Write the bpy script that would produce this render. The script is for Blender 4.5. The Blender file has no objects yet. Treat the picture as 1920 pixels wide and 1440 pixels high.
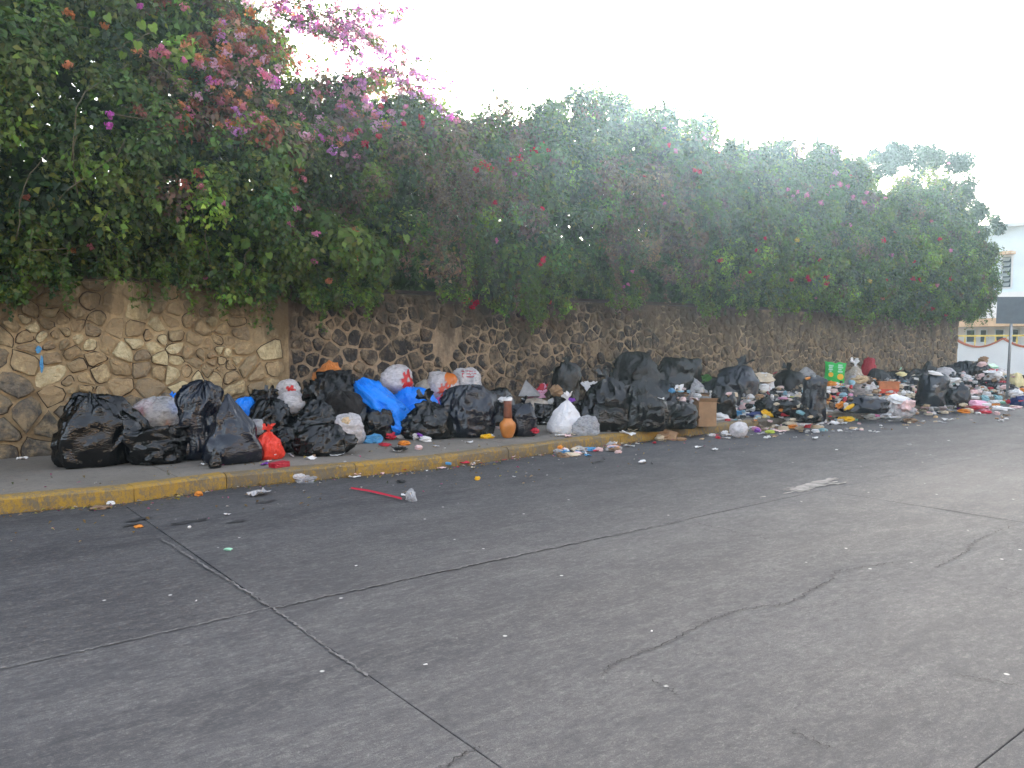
import bpy, math, random
import numpy as np
from mathutils import Vector, Matrix

R_ = math.radians
rng = np.random.default_rng(7)
random.seed(7)
sc = bpy.context.scene
COL = sc.collection

# ------------------------------------------------------------------ camera
FPX = 1480.0
YAW = R_(51.8)
PITCH = R_(-3.05)
EYE = Vector((0, 0, 1.6))
F = Vector((math.cos(PITCH) * math.cos(YAW), math.cos(PITCH) * math.sin(YAW), math.sin(PITCH)))
RT = Vector((math.sin(YAW), -math.cos(YAW), 0))
UP = RT.cross(F)
cam_d = bpy.data.cameras.new('camera')
cam = bpy.data.objects.new('camera', cam_d)
COL.objects.link(cam)
cam.location = EYE
cam.rotation_euler = (R_(90) + PITCH, 0, YAW - R_(90))
cam_d.sensor_width = 36
cam_d.lens = FPX / 1920 * 36
cam_d.clip_end = 1500
sc.camera = cam

# ------------------------------------------------------------------ light
SUN_EL = R_(19)
SUN_AZ = R_(40.0)                     # angle from +X, counter-clockwise
world = bpy.data.worlds.new('World')
sc.world = world
world.use_nodes = True
wn = world.node_tree
wn.nodes.clear()
sky = wn.nodes.new('ShaderNodeTexSky')
sky.sky_type = 'NISHITA'
sky.sun_disc = False
sky.sun_elevation = SUN_EL
sky.sun_rotation = R_(90) - SUN_AZ
sky.air_density = 1.0
sky.dust_density = 3.5
sky.ozone_density = 0.6
bg = wn.nodes.new('ShaderNodeBackground')
bg.inputs[1].default_value = 0.15
wo = wn.nodes.new('ShaderNodeOutputWorld')
hs_ = wn.nodes.new('ShaderNodeHueSaturation'); hs_.inputs['Saturation'].default_value = .55
wn.links.new(sky.outputs[0], hs_.inputs['Color']); wn.links.new(hs_.outputs[0], bg.inputs[0])
wn.links.new(bg.outputs[0], wo.inputs[0])

sun_d = bpy.data.lights.new('sun', 'SUN')
sun_d.energy = 3.0
sun_d.angle = R_(1.2)
sun_d.color = (1.0, 0.93, 0.82)
sun = bpy.data.objects.new('sun', sun_d)
COL.objects.link(sun)
sdir = Vector((math.cos(SUN_EL) * math.cos(SUN_AZ), math.cos(SUN_EL) * math.sin(SUN_AZ), math.sin(SUN_EL)))
sun.rotation_euler = sdir.to_track_quat('Z', 'Y').to_euler()
sun.location = sdir * 60

vs = sc.view_settings
vs.view_transform = 'Standard'
vs.look = 'None'
vs.exposure = 2.4
vs.gamma = 1
vs.use_curve_mapping = False

# ------------------------------------------------------------------ projection helpers (pixel of the photograph -> place in the world)
def ray(px, py):
    return (F + RT * ((px - 960) / FPX) - UP * ((py - 720) / FPX))
def on_z(px, py, z=0.0):
    d = ray(px, py); t = (z - EYE.z) / d.z
    return EYE + d * t
def on_y(px, py, y):
    d = ray(px, py); t = (y - EYE.y) / d.y
    return EYE + d * t
def on_x(px, py, x):
    d = ray(px, py); t = (x - EYE.x) / d.x
    return EYE + d * t
def proj(P):
    P = np.asarray(P) - np.array(EYE)
    f = P @ np.array(F)
    return 960 + FPX * (P @ np.array(RT)) / f, 720 - FPX * (P @ np.array(UP)) / f, f

WALL_Y = 11.6
SIDE_Z = 0.15

# ------------------------------------------------------------------ noise
def _h(ix, iy, iz, seed):
    n = (ix * 374761393 + iy * 668265263 + iz * 2147483647 + seed * 974711) & 0xffffffff
    n = ((n ^ (n >> 13)) * 1274126177) & 0xffffffff
    n = ((n ^ (n >> 16)) * 2246822519) & 0xffffffff
    return ((n ^ (n >> 15)) & 0xffff) / 65535.0
def vnoise(x, y, z=0.0, seed=0):
    x, y, z = np.broadcast_arrays(np.asarray(x, float), np.asarray(y, float), np.asarray(z, float))
    ix, iy, iz = np.floor(x).astype(np.int64), np.floor(y).astype(np.int64), np.floor(z).astype(np.int64)
    fx, fy, fz = x - ix, y - iy, z - iz
    fx, fy, fz = fx * fx * (3 - 2 * fx), fy * fy * (3 - 2 * fy), fz * fz * (3 - 2 * fz)
    r = 0
    for a in (0, 1):
        for b in (0, 1):
            for c in (0, 1):
                w = (fx if a else 1 - fx) * (fy if b else 1 - fy) * (fz if c else 1 - fz)
                r = r + w * _h(ix + a, iy + b, iz + c, seed)
    return r
def fbm(x, y, z=0.0, seed=0, o=3):
    r, a, s = 0, 1.0, 0
    for k in range(o):
        r = r + a * vnoise(np.asarray(x) * 2 ** k, np.asarray(y) * 2 ** k, np.asarray(z) * 2 ** k, seed + k)
        s += a; a *= 0.5
    return r / s
def ridge(x, y, z=0.0, seed=0):
    return 1 - np.abs(2 * vnoise(x, y, z, seed) - 1)

# ------------------------------------------------------------------ mesh / object helpers
def mesh(name, V, Fs, mat=None, smooth=False, col=None):
    m = bpy.data.meshes.new(name)
    m.from_pydata([tuple(v) for v in V], [], [tuple(f) for f in Fs])
    if smooth:
        m.polygons.foreach_set('use_smooth', [True] * len(m.polygons))
    if col is not None:
        a = m.color_attributes.new('Col', 'FLOAT_COLOR', 'POINT')
        c = np.ones((len(V), 4), np.float32); c[:, :3] = col
        a.data.foreach_set('color', c.ravel())
    elif mat is not None and 'film' in mat.name:
        a = m.color_attributes.new('Col', 'FLOAT_COLOR', 'POINT')
        a.data.foreach_set('color', np.zeros(len(V) * 4, np.float32))
    if mat is not None:
        m.materials.append(mat)
    m.update()
    return m
def link(name, data, parent=None, loc=None, rot=None):
    o = bpy.data.objects.new(name, data)
    COL.objects.link(o)
    if parent is not None: o.parent = parent
    if loc is not None: o.location = loc
    if rot is not None: o.rotation_euler = rot
    return o
def tag(o, label=None, cat=None, group=None, kind=None):
    if label: o['label'] = label
    if cat: o['category'] = cat
    if group: o['group'] = group
    if kind: o['kind'] = kind
    return o
def empty(name, loc=(0, 0, 0), rot=None):
    o = link(name, None, None, loc, rot)
    o.empty_display_size = 0.2
    return o
class MB:
    def __init__(s): s.V = []; s.F = []
    def add(s, V, Fs):
        k = len(s.V); s.V += [tuple(v) for v in V]; s.F += [tuple(i + k for i in f) for f in Fs]
    def box(s, x0, x1, y0, y1, z0, z1):
        s.add([(x0, y0, z0), (x1, y0, z0), (x1, y1, z0), (x0, y1, z0), (x0, y0, z1), (x1, y0, z1), (x1, y1, z1), (x0, y1, z1)],
              [(0, 3, 2, 1), (4, 5, 6, 7), (0, 1, 5, 4), (1, 2, 6, 5), (2, 3, 7, 6), (3, 0, 4, 7)])
    def tube(s, pts, r, n=6):
        pts = [Vector(p) for p in pts]; V = []; Fs = []
        for i, p in enumerate(pts):
            d = (pts[min(i + 1, len(pts) - 1)] - pts[max(i - 1, 0)]).normalized()
            a = d.orthogonal().normalized() if abs(d.z) > .9 else Vector((0, 0, 1)).cross(d).normalized()
            b = d.cross(a)
            rr = r[i] if hasattr(r, '__len__') else r
            for k in range(n):
                t = 2 * math.pi * k / n
                V.append(p + a * math.cos(t) * rr + b * math.sin(t) * rr)
        for i in range(len(pts) - 1):
            for k in range(n):
                Fs.append((i * n + k, i * n + (k + 1) % n, (i + 1) * n + (k + 1) % n, (i + 1) * n + k))
        Fs.append(tuple(range(n - 1, -1, -1))); Fs.append(tuple((len(pts) - 1) * n + k for k in range(n)))
        s.add(V, Fs)
    def lathe(s, prof, n=16, c=(0, 0, 0)):
        V = []; Fs = []
        for (r, z) in prof:
            for k in range(n):
                t = 2 * math.pi * k / n
                V.append((c[0] + r * math.cos(t), c[1] + r * math.sin(t), c[2] + z))
        for i in range(len(prof) - 1):
            for k in range(n):
                Fs.append((i * n + k, i * n + (k + 1) % n, (i + 1) * n + (k + 1) % n, (i + 1) * n + k))
        Fs.append(tuple(range(n - 1, -1, -1))); Fs.append(tuple((len(prof) - 1) * n + k for k in range(n)))
        s.add(V, Fs)
    def build(s, name, mat, parent=None, smooth=False, loc=None, rot=None):
        return link(name, mesh(name, s.V, s.F, mat, smooth), parent, loc, rot)

# ------------------------------------------------------------------ material helpers
def new_mat(name):
    m = bpy.data.materials.new(name); m.use_nodes = True
    nt = m.node_tree; nt.nodes.clear()
    out = nt.nodes.new('ShaderNodeOutputMaterial')
    return m, nt, out
def N(nt, typ, **kw):
    n = nt.nodes.new(typ)
    for k, v in kw.items():
        if k.startswith('i_'):
            key = k[2:].replace('_', ' ')
            n.inputs[key].default_value = v
        else: setattr(n, k, v)
    return n
def noise_node(nt, scale, detail=4, rough=.6, vec=None, stretch=None):
    n = N(nt, 'ShaderNodeTexNoise'); n.inputs['Scale'].default_value = scale
    n.inputs['Detail'].default_value = detail; n.inputs['Roughness'].default_value = rough
    if stretch is not None:
        mp = N(nt, 'ShaderNodeMapping'); mp.inputs['Scale'].default_value = stretch
        nt.links.new(vec, mp.inputs[0]); nt.links.new(mp.outputs[0], n.inputs['Vector'])
    elif vec is not None: nt.links.new(vec, n.inputs['Vector'])
    return n.outputs['Fac']
def ramp(nt, fac, stops):
    r = N(nt, 'ShaderNodeValToRGB'); e = r.color_ramp.elements
    while len(e) < len(stops): e.new(0.5)
    for i, (p, c) in enumerate(stops):
        e[i].position = p
        e[i].color = (c, c, c, 1) if not hasattr(c, '__len__') else (*c, 1)
    nt.links.new(fac, r.inputs[0]); return r.outputs[0]
def mix(nt, fac, a, b, mode='MIX'):
    m = N(nt, 'ShaderNodeMix', data_type='RGBA', blend_type=mode)
    for sock, v in ((m.inputs[0], fac), (m.inputs[6], a), (m.inputs[7], b)):
        if hasattr(v, 'is_output'): nt.links.new(v, sock)
        elif hasattr(v, '__len__'): sock.default_value = (*v, 1) if len(v) == 3 else v
        else: sock.default_value = v
    return m.outputs[2]
def mth(nt, op, a, b=None, c=None):
    m = N(nt, 'ShaderNodeMath', operation=op)
    for i, v in enumerate((a, b, c)):
        if v is None: continue
        if hasattr(v, 'is_output'): nt.links.new(v, m.inputs[i])
        else: m.inputs[i].default_value = v
    return m.outputs[0]
def bump(nt, h, strength=.3, dist=.02):
    b = N(nt, 'ShaderNodeBump'); b.inputs['Strength'].default_value = strength
    b.inputs['Distance'].default_value = dist; nt.links.new(h, b.inputs['Height']); return b.outputs[0]
def principled(nt, out, col, rough=.6, nrm=None, spec=.5, **kw):
    p = N(nt, 'ShaderNodeBsdfPrincipled')
    for key, v in (('Base Color', col), ('Roughness', rough)):
        if hasattr(v, 'is_output'): nt.links.new(v, p.inputs[key])
        elif hasattr(v, '__len__'): p.inputs[key].default_value = (*v, 1)
        else: p.inputs[key].default_value = v
    p.inputs['Specular IOR Level'].default_value = spec
    if nrm is not None: nt.links.new(nrm, p.inputs['Normal'])
    if out is not None: nt.links.new(p.outputs[0], out.inputs[0])
    return p
def tc(nt, which='Object'):
    return N(nt, 'ShaderNodeTexCoord').outputs[which]
def gpos(nt):
    return N(nt, 'ShaderNodeNewGeometry').outputs['Position']
def simple(name, col, rough=.6, var=.25, scale=12, spec=.4, b=.15, metallic=0.0):
    m, nt, out = new_mat(name)
    v = tc(nt)
    n = noise_node(nt, scale, 4, .6, v)
    lo = tuple(c * (1 - var) for c in col); hi = tuple(min(1, c * (1 + var)) for c in col)
    c = ramp(nt, n, [(.3, lo), (.7, hi)])
    p = principled(nt, out, c, rough, bump(nt, n, b, .01), spec)
    p.inputs['Metallic'].default_value = metallic
    return m

# ================================================================== MATERIALS
def road_mat():
    m, nt, out = new_mat('worn_concrete_road')
    P = gpos(nt)
    oi = N(nt, 'ShaderNodeObjectInfo').outputs['Random']
    big = noise_node(nt, .35, 5, .6, P, (0.35, 1.2, 1))
    track = noise_node(nt, 1.0, 3, .55, P, (0.05, .62, 1))       # tyre bands along the street
    mid = noise_node(nt, 3.0, 6, .7, P, (.5, 1, 1))
    fine = noise_node(nt, 45, 6, .8, P, (.7, 1, 1))
    vfine = noise_node(nt, 160, 3, .7, P)
    grain = noise_node(nt, 16, 6, .85, P, (.55, 1.1, 1))
    c = ramp(nt, big, [(.3, (.048, .048, .053)), (.7, (.088, .087, .091))])
    c = mix(nt, ramp(nt, track, [(.42, .85), (.58, 0)]), c, (.036, .036, .041))
    c = mix(nt, ramp(nt, mid, [(.42, 0), (.70, .55)]), c, (.125, .121, .118))
    c = mix(nt, ramp(nt, grain, [(.36, .75), (.50, 0)]), c, (.030, .030, .033))
    c = mix(nt, ramp(nt, grain, [(.52, 0), (.66, .6)]), c, (.175, .168, .162))
    wear = mth(nt, 'MULTIPLY', ramp(nt, fine, [(.52, 0), (.66, 1)]), ramp(nt, mid, [(.38, .25), (.62, 1)]))
    c = mix(nt, mth(nt, 'MULTIPLY', wear, .7), c, (.23, .22, .21))
    c = mix(nt, ramp(nt, vfine, [(.38, .7), (.52, 0)]), c, (.045, .045, .048))
    k = mth(nt, 'MULTIPLY_ADD', oi, .22, .89)
    cc = N(nt, 'ShaderNodeCombineColor'); [nt.links.new(k, cc.inputs[i]) for i in range(3)]
    c = mix(nt, 1.0, c, cc.outputs[0], 'MULTIPLY')
    # scattered pale chips pressed into the surface
    vo = N(nt, 'ShaderNodeTexVoronoi', feature='F1'); vo.inputs['Scale'].default_value = 5.0
    nt.links.new(P, vo.inputs['Vector'])
    sp = ramp(nt, vo.outputs['Distance'], [(.045, 1), (.075, 0)])
    pick = N(nt, 'ShaderNodeSeparateColor'); nt.links.new(vo.outputs['Color'], pick.inputs[0])
    sp = mth(nt, 'MULTIPLY', sp, mth(nt, 'GREATER_THAN', pick.outputs[0], .7))
    c = mix(nt, sp, c, (.48, .47, .45))
    h = mth(nt, 'ADD', mth(nt, 'MULTIPLY', fine, .6), mth(nt, 'MULTIPLY', vfine, .5))
    principled(nt, out, c, ramp(nt, big, [(.3, .62), (.7, .8)]), bump(nt, h, .55, .012), .35)
    return m
def sidewalk_mat():
    m, nt, out = new_mat('dirty_sidewalk_concrete')
    P = gpos(nt)
    a = noise_node(nt, .9, 6, .65, P); b = noise_node(nt, 14, 6, .75, P); f = noise_node(nt, 90, 3, .7, P)
    c = ramp(nt, a, [(.3, (.175, .155, .132)), (.7, (.265, .235, .20))])
    c = mix(nt, ramp(nt, b, [(.5, 0), (.75, .6)]), c, (.09, .082, .072))
    c = mix(nt, ramp(nt, f, [(.3, .5), (.45, 0)]), c, (.08, .075, .07))
    principled(nt, out, c, .8, bump(nt, mth(nt, 'ADD', b, f), .4, .012), .3)
    return m
def kerb_mat(painted=True):
    m, nt, out = new_mat('worn_yellow_kerb_paint' if painted else 'dirty_kerb_concrete')
    P = gpos(nt); oi = N(nt, 'ShaderNodeObjectInfo').outputs['Random']
    a = noise_node(nt, 2.2, 6, .7, P); b = noise_node(nt, 26, 6, .8, P, (1, 1, .6)); f = noise_node(nt, 120, 2, .6, P)
    conc = ramp(nt, b, [(.3, (.085, .070, .052)), (.7, (.19, .165, .13))])
    if painted:
        yel = ramp(nt, a, [(.3, (.40, .225, .022)), (.7, (.58, .35, .035))])
        wear = mth(nt, 'ADD', mth(nt, 'MULTIPLY', a, .45), mth(nt, 'MULTIPLY', b, .6))
        wear = mth(nt, 'ADD', wear, mth(nt, 'MULTIPLY', mth(nt, 'SUBTRACT', oi, .5), .09))
        c = mix(nt, ramp(nt, wear, [(.44, .14), (.57, .93)]), yel, conc)
        c = mix(nt, ramp(nt, f, [(.3, .5), (.45, 0)]), c, (.07, .05, .03))
    else: c = conc
    principled(nt, out, c, .75, bump(nt, mth(nt, 'ADD', b, f), .5, .012), .3)
    return m
def mortar_mat(name, lo, hi, dark):
    m, nt, out = new_mat(name)
    P = gpos(nt)
    a = noise_node(nt, 1.6, 6, .7, P); b = noise_node(nt, 18, 6, .75, P); g = noise_node(nt, .8, 4, .6, P, (1, 1, .4))
    c = ramp(nt, b, [(.3, lo), (.7, hi)])
    c = mix(nt, ramp(nt, a, [(.45, 0), (.7, .7)]), c, dark)
    sz = N(nt, 'ShaderNodeSeparateXYZ'); nt.links.new(P, sz.inputs[0])
    stn = mth(nt, 'ADD', mth(nt, 'MULTIPLY', sz.outputs[2], .22), noise_node(nt, 1.5, 5, .65, P, (1.6, 1, .5)))
    c = mix(nt, ramp(nt, stn, [(.86, 0), (1.06, .75)]), c, tuple(x * .45 for x in dark))
    gb = mth(nt, 'SUBTRACT', noise_node(nt, 2.2, 5, .65, P), mth(nt, 'MULTIPLY', sz.outputs[2], .30))
    c = mix(nt, ramp(nt, gb, [(.18, 0), (.40, .75)]), c, tuple(x * .8 for x in dark))
    st = noise_node(nt, 3, 5, .6, P, (2.5, 1, .35))
    c = mix(nt, ramp(nt, st, [(.55, 0), (.75, .5)]), c, dark)
    principled(nt, out, c, .9, bump(nt, b, .8, .03), .2)
    return m
def stone_mat(name, stops, smear, smear_lo, smear_hi, blotch):
    m, nt, out = new_mat(name)
    P = gpos(nt); sz = N(nt, 'ShaderNodeSeparateXYZ'); nt.links.new(P, sz.inputs[0]); oi = N(nt, 'ShaderNodeObjectInfo').outputs['Random']
    b = noise_node(nt, 11, 6, .7, P); f = noise_node(nt, 45, 5, .75, P); s = noise_node(nt, 4.5, 6, .75, P)
    c = ramp(nt, oi, stops)
    c = mix(nt, ramp(nt, b, [(.35, .8), (.62, 0)]), c, blotch)
    c = mix(nt, ramp(nt, f, [(.3, .5), (.5, 0)]), c, tuple(x * .5 for x in blotch))
    lf = noise_node(nt, 2.2, 4, .6, P)
    if 'volcanic' in name:      # old lime wash left on the far part of the wall
        lime = mth(nt, 'ADD', ramp(nt, mth(nt, 'MULTIPLY', sz.outputs[0], .033), [(.62, 0), (.80, .26)]), mth(nt, 'MULTIPLY', mth(nt, 'SUBTRACT', noise_node(nt, .9, 5, .7, P), .5), .7))
        lime = mth(nt, 'MAXIMUM', lime, 0.0)
        c = mix(nt, lime, c, (.24, .21, .18))
    c = mix(nt, ramp(nt, lf, [(.35, .55), (.6, 0)]), c, blotch)
    sm = ramp(nt, s, [(smear_lo, 0), (smear_hi, .95)])
    c = mix(nt, sm, c, mix(nt, b, smear, tuple(x * .6 for x in smear)))
    stn = mth(nt, 'ADD', mth(nt, 'MULTIPLY', sz.outputs[2], .22), noise_node(nt, 1.5, 5, .65, P, (1.6, 1, .5)))
    c = mix(nt, ramp(nt, stn, [(.86, 0), (1.06, .75)]), c, tuple(x * .28 for x in smear))
    dr = noise_node(nt, 6, 3, .6, P, (4.5, 1, .12))
    c = mix(nt, mth(nt, 'MULTIPLY', ramp(nt, dr, [(.62, 0), (.72, 1)]), .35), c, smear)
    principled(nt, out, c, .88, bump(nt, mth(nt, 'ADD', mth(nt, 'MULTIPLY', b, .8), mth(nt, 'MULTIPLY', f, .4)), .9, .03), .25)
    return m
def leaf_mat(name, trans=.35, rough=.5):
    m, nt, out = new_mat(name)
    at = N(nt, 'ShaderNodeAttribute', attribute_name='Col').outputs['Color']
    p = principled(nt, None, at, rough, None, .35)
    t = N(nt, 'ShaderNodeBsdfTranslucent')
    tcl = mix(nt, 1.0, at, (1.5, 1.6, .8), 'MULTIPLY') if 'leaf' in name else at
    nt.links.new(tcl, t.inputs[0])
    mx = N(nt, 'ShaderNodeMixShader'); mx.inputs[0].default_value = trans
    nt.links.new(p.outputs[0], mx.inputs[1]); nt.links.new(t.outputs[0], mx.inputs[2])
    nt.links.new(mx.outputs[0], out.inputs[0])
    return m
def plastic_mat(name, col, rough=.3, crinkle=.5, spec=.5, dust=None, scale=1.0):
    m, nt, out = new_mat(name)
    v = tc(nt, 'Object')
    oi = N(nt, 'ShaderNodeObjectInfo').outputs['Random']
    w = N(nt, 'ShaderNodeTexNoise', noise_dimensions='4D')
    mp = N(nt, 'ShaderNodeMapping'); mp.inputs['Scale'].default_value = (1.0, 1.0, 2.2)
    nt.links.new(v, mp.inputs[0]); nt.links.new(mp.outputs[0], w.inputs['Vector'])
    nt.links.new(mth(nt, 'MULTIPLY', oi, 40), w.inputs['W'])
    w.inputs['Scale'].default_value = 6 * scale; w.inputs['Detail'].default_value = 4; w.inputs['Distortion'].default_value = 1.2
    def sharp(f): return mth(nt, 'POWER', mth(nt, 'SUBTRACT', 1.0, mth(nt, 'ABSOLUTE', mth(nt, 'MULTIPLY_ADD', f, 2.6, -1.3))), 3.0)
    w.inputs['Detail'].default_value = 2
    w2 = noise_node(nt, 17 * scale, 2, .5, v, (1, 1, 1.7)); w3 = noise_node(nt, 9 * scale, 1, .5, v, (2.2, 2.2, .6))
    h = mth(nt, 'ADD', sharp(w.outputs['Fac']), mth(nt, 'ADD', mth(nt, 'MULTIPLY', sharp(w2), .18), mth(nt, 'MULTIPLY', sharp(w3), .6)))
    c = col
    if dust is not None:
        d = noise_node(nt, 3.5, 5, .65, v)
        c = mix(nt, ramp(nt, d, [(.5, 0), (.78, .55)]), col, dust)
    principled(nt, out, c, rough, bump(nt, h, crinkle, .03), spec)
    return m
def film_mat(name, col, opacity=.5, rough=.22):
    """thin translucent plastic: some of what is inside shows through; 'Col' red channel > 0 marks flat print"""
    m, nt, out = new_mat(name)
    v = tc(nt, 'Object')
    w = noise_node(nt, 7, 5, .6, v, (1, 1, 1.8))
    r = mth(nt, 'ABSOLUTE', mth(nt, 'MULTIPLY_ADD', w, 2, -1))
    nb = bump(nt, r, .35, .02)
    at = N(nt, 'ShaderNodeAttribute', attribute_name='Col')
    p = principled(nt, None, mix(nt, at.outputs['Alpha'], col, at.outputs['Color']), rough, nb, .6)
    tr = N(nt, 'ShaderNodeBsdfTranslucent'); nt.links.new(mix(nt, at.outputs['Alpha'], col, at.outputs['Color']), tr.inputs[0])
    a = N(nt, 'ShaderNodeMixShader'); a.inputs[0].default_value = .35
    nt.links.new(p.outputs[0], a.inputs[1]); nt.links.new(tr.outputs[0], a.inputs[2])
    t = N(nt, 'ShaderNodeBsdfTransparent')
    op = mth(nt, 'ADD', ramp(nt, r, [(0, min(1, opacity + .35)), (.25, opacity)]), mth(nt, 'MULTIPLY', at.outputs['Alpha'], .5))
    op = mth(nt, 'MINIMUM', op, 1.0)
    b = N(nt, 'ShaderNodeMixShader'); nt.links.new(op, b.inputs[0])
    nt.links.new(t.outputs[0], b.inputs[1]); nt.links.new(a.outputs[0], b.inputs[2])
    nt.links.new(b.outputs[0], out.inputs[0])
    return m

M = {}
M['road'] = road_mat()
M['ground'] = simple('dusty_ground', (.16, .15, .13), .9, .3, 1.5)
M['sidewalk'] = sidewalk_mat()
M['kerb'] = kerb_mat(True)
M['kerb_bare'] = kerb_mat(False)
M['crack'] = simple('dirt_filled_crack', (.028, .026, .025), .95, .3, 30)
M['filler'] = simple('dusty_joint_filler', (.045, .043, .042), .95, .3, 20)
M['seam'] = simple('worn_joint_edge', (.135, .13, .127), .9, .5, 14)
M['spill'] = simple('pale_cement_spill', (.28, .26, .235), .9, .4, 9)
M['oil'] = simple('dark_oil_stain', (.03, .03, .033), .6, .3, 9)
M['mortar_tan'] = mortar_mat('tan_mortar', (.40, .29, .16), (.56, .42, .245), (.21, .145, .08))
M['mortar_grey'] = mortar_mat('brown_grey_mortar', (.28, .20, .13), (.50, .375, .25), (.075, .055, .042))
M['stone_tan'] = stone_mat('tan_stone', [(0, (.46, .33, .18)), (.25, (.62, .47, .26)), (.5, (.48, .35, .20)), (.75, (.70, .56, .32)), (.9, (.38, .30, .19)), (1, (.30, .24, .17))],
                           (.44, .325, .19), .46, .60, (.25, .175, .10))
M['stone_pale'] = stone_mat('pale_yellow_stone', [(0, (.68, .57, .34)), (1, (.78, .68, .45))], (.5, .38, .22), .6, .75, (.4, .3, .16))
M['stone_gray'] = stone_mat('weathered_grey_stone', [(0, (.14, .125, .10)), (.5, (.20, .17, .135)), (1, (.29, .245, .18))],
                            (.40, .30, .18), .46, .62, (.06, .053, .047))
M['stone_dark'] = stone_mat('dark_volcanic_stone', [(0, (.040, .035, .034)), (.5, (.062, .052, .048)), (.8, (.10, .080, .068)), (.93, (.20, .15, .10)), (1, (.34, .25, .16))],
                            (.34, .25, .16), .48, .59, (.024, .020, .020))
M['soil'] = simple('wall_top_soil', (.06, .045, .03), .95, .3, 8)
M['leaf'] = leaf_mat('leaf_surface', .38, .48)
M['petal'] = leaf_mat('papery_petal', .6, .7)
M['branch'] = simple('dry_branch_bark', (.13, .11, .06), .85, .35, 30)
M['trunk'] = simple('rough_bark', (.10, .075, .055), .9, .35, 14)
M['black'] = plastic_mat('black_bag_plastic', (.0020, .0024, .0032), .14, .20, .60)
M['black_blue'] = plastic_mat('blue_black_bag_plastic', (.003, .006, .015), .17, .17, .68, (.045, .033, .028))
M['black_dull'] = plastic_mat('dull_black_bag_plastic', (.004, .004, .005), .18, .28, .5, (.04, .036, .034), 1.4)
M['black_matt'] = plastic_mat('matt_black_sack', (.020, .017, .016), .6, .25, .3)
M['blue'] = plastic_mat('bright_blue_plastic', (.005, .24, .92), .34, .35, .45)
M['blue_pale'] = plastic_mat('pale_blue_plastic', (.08, .30, .55), .4, .5, .45)
M['red'] = plastic_mat('red_bag_plastic', (.82, .055, .028), .4, .4, .45)
M['pink'] = plastic_mat('pink_bag_plastic', (.80, .16, .38), .4, .5, .45)
M['pink_pale'] = plastic_mat('pale_pink_plastic', (.85, .45, .60), .45, .4, .45)
M['crimson'] = plastic_mat('crimson_plastic', (.42, .012, .03), .45, .4, .4)
M['white'] = plastic_mat('white_bag_plastic', (.74, .73, .74), .45, .35, .4, (.55, .5, .45))
M['yellow'] = plastic_mat('yellow_plastic', (.80, .46, .01), .4, .3, .45)
M['pale_yellow'] = plastic_mat('pale_yellow_plastic', (.78, .68, .36), .5, .3, .4)
M['orange'] = plastic_mat('orange_paper_bag', (.62, .22, .06), .7, .6, .25, (.45, .28, .14))
M['green'] = plastic_mat('green_wrapper_plastic', (.02, .48, .07), .3, .35, .5)
M['film'] = film_mat('clear_grey_film', (.62, .62, .64), .38)
M['film_white'] = film_mat('milky_white_film', (.78, .75, .76), .62)
M['film_beige'] = film_mat('beige_film', (.60, .53, .44), .7)
M['card'] = simple('brown_cardboard', (.34, .205, .11), .85, .18, 7)
M['card_dark'] = simple('stained_dark_cardboard', (.12, .08, .055), .85, .3, 7)
M['card_orange'] = simple('orange_printed_carton', (.58, .21, .09), .75, .2, 9)
M['card_red'] = simple('red_printed_carton', (.62, .09, .05), .7, .2, 9)
M['paper'] = simple('white_paper', (.74, .72, .70), .85, .12, 9)
M['paper_cream'] = simple('cream_paper', (.62, .52, .38), .85, .22, 9)
M['paper_brown'] = simple('brown_rotting_scraps', (.22, .145, .09), .9, .5, 14)
M['paper_grey'] = simple('grey_paper', (.38, .37, .37), .85, .25, 9)
M['paper_pink'] = simple('pinkish_paper', (.78, .55, .53), .85, .2, 9)
M['navy'] = simple('navy_blue_plastic', (.02, .035, .14), .4, .2, 9)
M['purple'] = simple('purple_paper', (.22, .06, .40), .6, .3, 20)
M['magenta'] = simple('magenta_carton', (.62, .02, .26), .5, .15, 9)
M['teal'] = simple('teal_plastic', (.22, .42, .46), .4, .2, 9)
M['lime'] = simple('lime_wrapper', (.50, .58, .08), .5, .25, 9)
M['mint'] = simple('mint_green_plastic', (.38, .70, .50), .4, .2, 9)
M['black_flat'] = simple('black_scrap', (.015, .015, .016), .5, .2, 9)
M['redpaper'] = simple('red_cloth', (.50, .02, .045), .7, .2, 9)
M['peach'] = simple('orange_peel', (.72, .25, .03), .6, .2, 9)
M['wood'] = simple('weathered_stick_wood', (.30, .20, .12), .8, .25, 14)
M['vase_bulb'] = simple('orange_glazed_clay', (.55, .20, .045), .38, .25, 7, .5)
M['vase_neck'] = simple('brown_glazed_clay', (.17, .05, .022), .4, .3, 12, .5)
M['metal'] = simple('galvanised_metal', (.34, .35, .36), .45, .12, 20, .5, .05, .6)
M['sign_grey'] = simple('grey_painted_sign_back', (.10, .12, .14), .55, .12, 6)
M['plaster'] = simple('white_painted_plaster', (.80, .80, .79), .85, .05, 1.2)
M['plaster_blue'] = simple('bluish_white_plaster', (.76, .84, .88), .85, .05, 1.2)
M['plaster_tan'] = simple('peach_plaster', (.70, .48, .30), .85, .12, 3)
M['terracotta'] = simple('terracotta_coping', (.42, .13, .07), .8, .2, 8)
M['yellow_paint'] = simple('yellow_painted_rail', (.78, .60, .16), .6, .12, 8)
M['glass_dark'] = simple('dark_window_glass', (.06, .08, .09), .15, .15, 3)
M['louvre'] = simple('grey_louvre_slat', (.30, .33, .32), .6, .12, 8)
M['green_leafy'] = simple('kitchen_greens', (.06, .16, .035), .7, .3, 14)
M['bread'] = simple('stale_bread_scraps', (.55, .40, .24), .9, .35, 25)

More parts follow.
